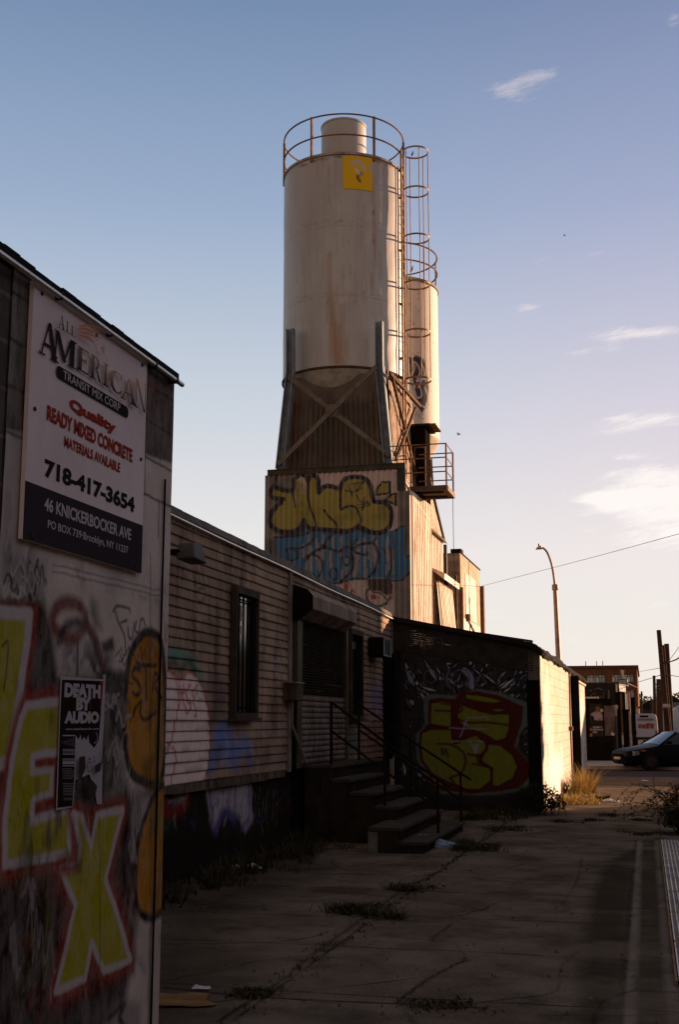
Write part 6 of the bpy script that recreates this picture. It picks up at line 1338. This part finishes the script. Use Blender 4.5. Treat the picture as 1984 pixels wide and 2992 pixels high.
# far low white buildings/vehicles among the poles
def van(label,u0,v0,u1,v1,D,L,colr):
    a=atY(u0,v0,D); b=atY(u1,v0,D); w_=b[0]-a[0]; xc=(a[0]+b[0])/2; zt=a[2]; t=thing('parked_van',label,'van',(xc,D+L/2,0),group='vans parked in the far street'); hw=w_/2
    pr=[(xc-hw*.97,.35),(xc+hw*.97,.35),(xc+hw,zt*.5),(xc+hw*.95,zt*.86),(xc+hw*.86,zt*.96),(xc+hw*.6,zt),(xc-hw*.6,zt),(xc-hw*.86,zt*.96),(xc-hw*.95,zt*.86),(xc-hw,zt*.5)]
    m=MB(); m.prism(pr,'y',D,D+L); m.build('body',mat('van_paint',colr,.5,amt=.12,bump=0),t,bevel=.05)
    m=MB(); m.box(xc-hw*.45,xc+hw*.25,D-.03,D-.003,zt*.88,zt*.94); m.build('rear_light_bar',M['black'],t)
    m=MB(); m.box(xc-hw*.95,xc+hw*.95,D-.12,D-.003,.36,.55); m.build('bumper',M['dark_metal'],t)
    for s_ in (-1,1):
        m=MB(); m.box(xc+s_*hw*.84-.06,xc+s_*hw*.84+.06,D-.02,D-.003,.75,1.0); m.build('tail_light',mat('tail_red',(.35,.02,.015),.3,bump=0) if s_<0 else bpy.data.materials['tail_red'],t)
        for y in (D+.7,D+L-.9):
            m=MB(); m.tube([(xc+s_*hw*.98-s_*.22,y,.22),(xc+s_*hw*.98,y,.22)],.33,16); m.build('wheel',M['rubber'],t)
    return t,xc,hw,zt
t,xc,hw,zt=van('white van with a red painted emblem, parked rear-on before the poles',1851,2085,1922,2150,90,4.6,(.44,.42,.44))
m=MB(); P=[atY(*cp(x,y),89.985) for x,y in ((950,1170),(970,1110),(1050,1120),(1110,1095),(1195,1110),(1190,1175),(1100,1180))]; m.prism([(p[0],p[2]) for p in P],'y',89.97,89.996); m.build('emblem',mat('van_red',(.32,.05,.03),.6,dirt=((.3,.2,.18),3,.5,.6),bump=0),t)
m=MB()
x=950
while x<1190:
    w__=rs.choice((12,18,22)); a=atY(*cp(x,1060),89.985); b=atY(*cp(min(x+w__,1192),1028),89.985)
    if rs.random()<.9: m.box(a[0],b[0],89.975,89.996,a[2],b[2])
    x+=w__+7
m.build('faded_lettering',mat('van_print',(.20,.19,.21),.7,bump=0),t)
van('pale blue-white box van at the right edge behind the poles',1968,2062,2040,2140,95,6,(.42,.48,.54))
boxpx('low_house','dark low house roof among the poles before the trees','house',1872,2068,1935,2150,170,8,mat('far_house',(.05,.045,.04),.9),extra=lambda t,a,b,D,dep:[(lambda m:(m.prism([(a[0]-.4,a[2]),(b[0]+.4,a[2]),((a[0]+b[0])/2,a[2]+1.0)],'y',D-.4,D+dep),m.build('roof',M['tar'],t)))(MB())])
boxpx('low_house','pale low house between the poles and the blue-white van','house',1940,2050,1990,2150,180,8,mat('far_house_pale',(.20,.20,.22),.9),extra=lambda t,a,b,D,dep:[(lambda m:(m.prism([(a[0]-.4,a[2]),(b[0]+.4,a[2]),((a[0]+b[0])/2,a[2]+1.0)],'y',D-.4,D+dep),m.build('roof',M['tar'],t)))(MB())])

# ================================================================ CAR crossing the street end
ca=thing('parked_car','dark sedan seen from its front left, standing at the far end of the pavement','car',(1.0,47.3,-.12),R(26))
CP=mat('car_paint',(.004,.005,.007),.42,.0,amt=.1,bump=0,spec=.05)
ST=[(-2.30,.55,.40,.60),(-2.24,.70,.26,.70),(-2.0,.82,.20,.76),(-1.4,.87,.18,.85),(-.95,.88,.18,.93),(-.3,.89,.18,.95),(.8,.89,.18,.96),(1.5,.88,.18,.97),(2.1,.84,.22,.96),(2.32,.74,.34,.86),(2.36,.62,.42,.7)]
m=MB(); prev=None
for x,hwid,zb_,zt_ in ST:
    half=[(0,zb_),(hwid*.85,zb_),(hwid*.98,zb_+.12),(hwid,zb_+(zt_-zb_)*.55),(hwid*.97,zt_-.12),(hwid*.88,zt_-.02),(hwid*.6,zt_+.02),(0,zt_+.035)]
    ring=[(x,y,z) for y,z in half]+[(x,-y,z) for y,z in half[-2:0:-1]]; b=len(m.v); m.v+=ring; n=len(ring)
    if prev is None: m.f.append(list(range(b,b+n))); m.m.append(0)
    else:
        for k in range(n): m.f.append([prev+k,prev+(k+1)%n,b+(k+1)%n,b+k]); m.m.append(0)
    prev=b
m.f.append(list(range(prev,prev+n))[::-1]); m.m.append(0); m.build('body',CP,ca,local=True,smooth=True)
def ring(x,w0,z): return [(x,-w0,z),(x,-w0*.5,z+.03),(x,0,z+.04),(x,w0*.5,z+.03),(x,w0,z)]
r0=ring(-1.0,.76,.93); r1=ring(-.25,.60,1.36); r2=ring(.35,.59,1.41); r3=ring(.95,.58,1.37); r4=ring(1.75,.74,.96)
def strip5(name,a,b,mt):
    m=MB(); m.v=a+b; m.f=[[k,k+1,k+6,k+5] for k in range(4)]; m.m=[0]*4; return m.build(name,mt,ca,local=True,smooth=True)
CG=mat('car_glass',(.01,.012,.016),.06,spec=.6,bump=0)
strip5('windscreen',r0,r1,CG); strip5('rear_window',r3,r4,CG)
m=MB(); m.v=r1+r2+r3; m.f=[[k,k+1,k+6,k+5] for k in range(4)]+[[k+5,k+6,k+11,k+10] for k in range(4)]; m.m=[0]*8; m.build('roof',CP,ca,local=True,smooth=True)
for s_ in (-1,1):
    A=[(-1.0,s_*.76,.93),(.3,s_*.83,.95),(1.75,s_*.74,.96),(.95,s_*.58,1.37),(.35,s_*.59,1.41),(-.25,s_*.60,1.36)]
    m=MB(); m.face(A); m.build('side_window',CG,ca,local=True)
    for a_,b_,w_,d_ in (((.32,s_*.835,.95),(.36,s_*.60,1.40),.08,.03),((-.98,s_*.78,.92),(-.24,s_*.61,1.37),.07,.05),((1.72,s_*.755,.95),(.94,s_*.59,1.38),.12,.05)): m=MB(); m.beam(a_,b_,w_,d_,(0,1,0)); m.build('pillar',CP,ca,local=True)
    m=MB(); m.hexa([(-2.27,s_*.42,.55),(-2.05,s_*.84,.55),(-1.85,s_*.875,.57),(-2.0,s_*.5,.60),(-2.24,s_*.42,.68),(-2.02,s_*.80,.71),(-1.85,s_*.85,.72),(-2.0,s_*.5,.70)]); m.build('headlight',mat('headlight',(.06,.06,.06),.15,bump=0,spec=.8) if s_<0 else bpy.data.materials['headlight'],ca,local=True)
    m=MB(); m.box(-1.78,-1.62,s_*.872-.012,s_*.872+.012,.70,.74); m.build('side_marker',mat('amber',(.5,.12,.02),.3,bump=0) if s_<0 else bpy.data.materials['amber'],ca,local=True)
    m=MB(); m.hexa([(-.85,s_*.88,.95),(-.62,s_*.88,.95),(-.62,s_*1.02,.97),(-.80,s_*1.02,.97),(-.85,s_*.88,1.07),(-.62,s_*.88,1.07),(-.62,s_*1.02,1.07),(-.80,s_*1.02,1.07)]); m.build('mirror',CP,ca,local=True,bevel=.02)
    for x in (-1.42,1.38):
        m=MB(); m.tube([(x,s_*.70,.32),(x,s_*.90,.32)],.32,24); wh=m.build('wheel',M['rubber'],ca,local=True,smooth=True)
        m=MB(); m.tube([(x,s_*.895,.32),(x,s_*.912,.32)],.20,16); m.build('rim',M['dark_metal'],wh,local=True,smooth=True)
m=MB(); m.box(-2.335,-2.30,-.42,.42,.50,.60); m.build('grille',M['black'],ca,local=True)
m=MB(); m.box(-2.36,-2.30,-.25,.25,.40,.49); m.build('number_plate',mat('plate',(.4,.38,.34),.6,bump=0),ca,local=True)

# ================================================================ BIRDS
BD=mat('bird_dark',(.05,.04,.035),.9,bump=0)
def bird(label,u,v,D,s_,perch=False):
    p=atY(u,v,D); t=thing('bird',label,'bird',tuple(p)); x,y,z=p
    m=MB(); m.lathe([(0,-.5*s_),(.10*s_,-.3*s_),(.14*s_,0),(.09*s_,.3*s_),(.02*s_,.45*s_)],(0,0,0),10)
    if perch: m.v=[(x+a_*1.1+c_*.25,y+b_,z+c_*.8) for a_,b_,c_ in m.v]
    else: m.v=[(x+c_,y+b_,z+a_*.8) for a_,b_,c_ in m.v]
    m.build('body',BD,t,smooth=True)
    m=MB()
    if perch: m.lathe([(0,.0),(.075*s_,.06*s_),(.07*s_,.14*s_),(0,.18*s_)],(x+.12*s_,y,z+.32*s_),8)
    else:
        for sd_ in (-1,1): m.hexa([(x-.12*s_,y,z),(x+.15*s_,y,z),(x+.05*s_,y+sd_*.5*s_,z+.35*s_),(x-.12*s_,y+sd_*.5*s_,z+.35*s_),(x-.12*s_,y,z+.03),(x+.15*s_,y,z+.03),(x+.05*s_+.45*s_*sd_,y+sd_*.4*s_,z+.38*s_),(x-.12*s_+.45*s_*sd_,y+sd_*.4*s_,z+.38*s_)])
    m.build('head' if perch else 'wings',BD,t)
bird('small dark bird flying in the sky right of the balcony platform',1341,1270,45,.17)
bird('tiny dark bird far up in the sky above the other bird',1651,689,60,.14)
bird('dark bird perched inside the ladder cage on the second silo',1203,788,41.2,.30,True)
bird('small bird perched on the top hoop of the ladder cage',1205,450,37.9,.22,True)
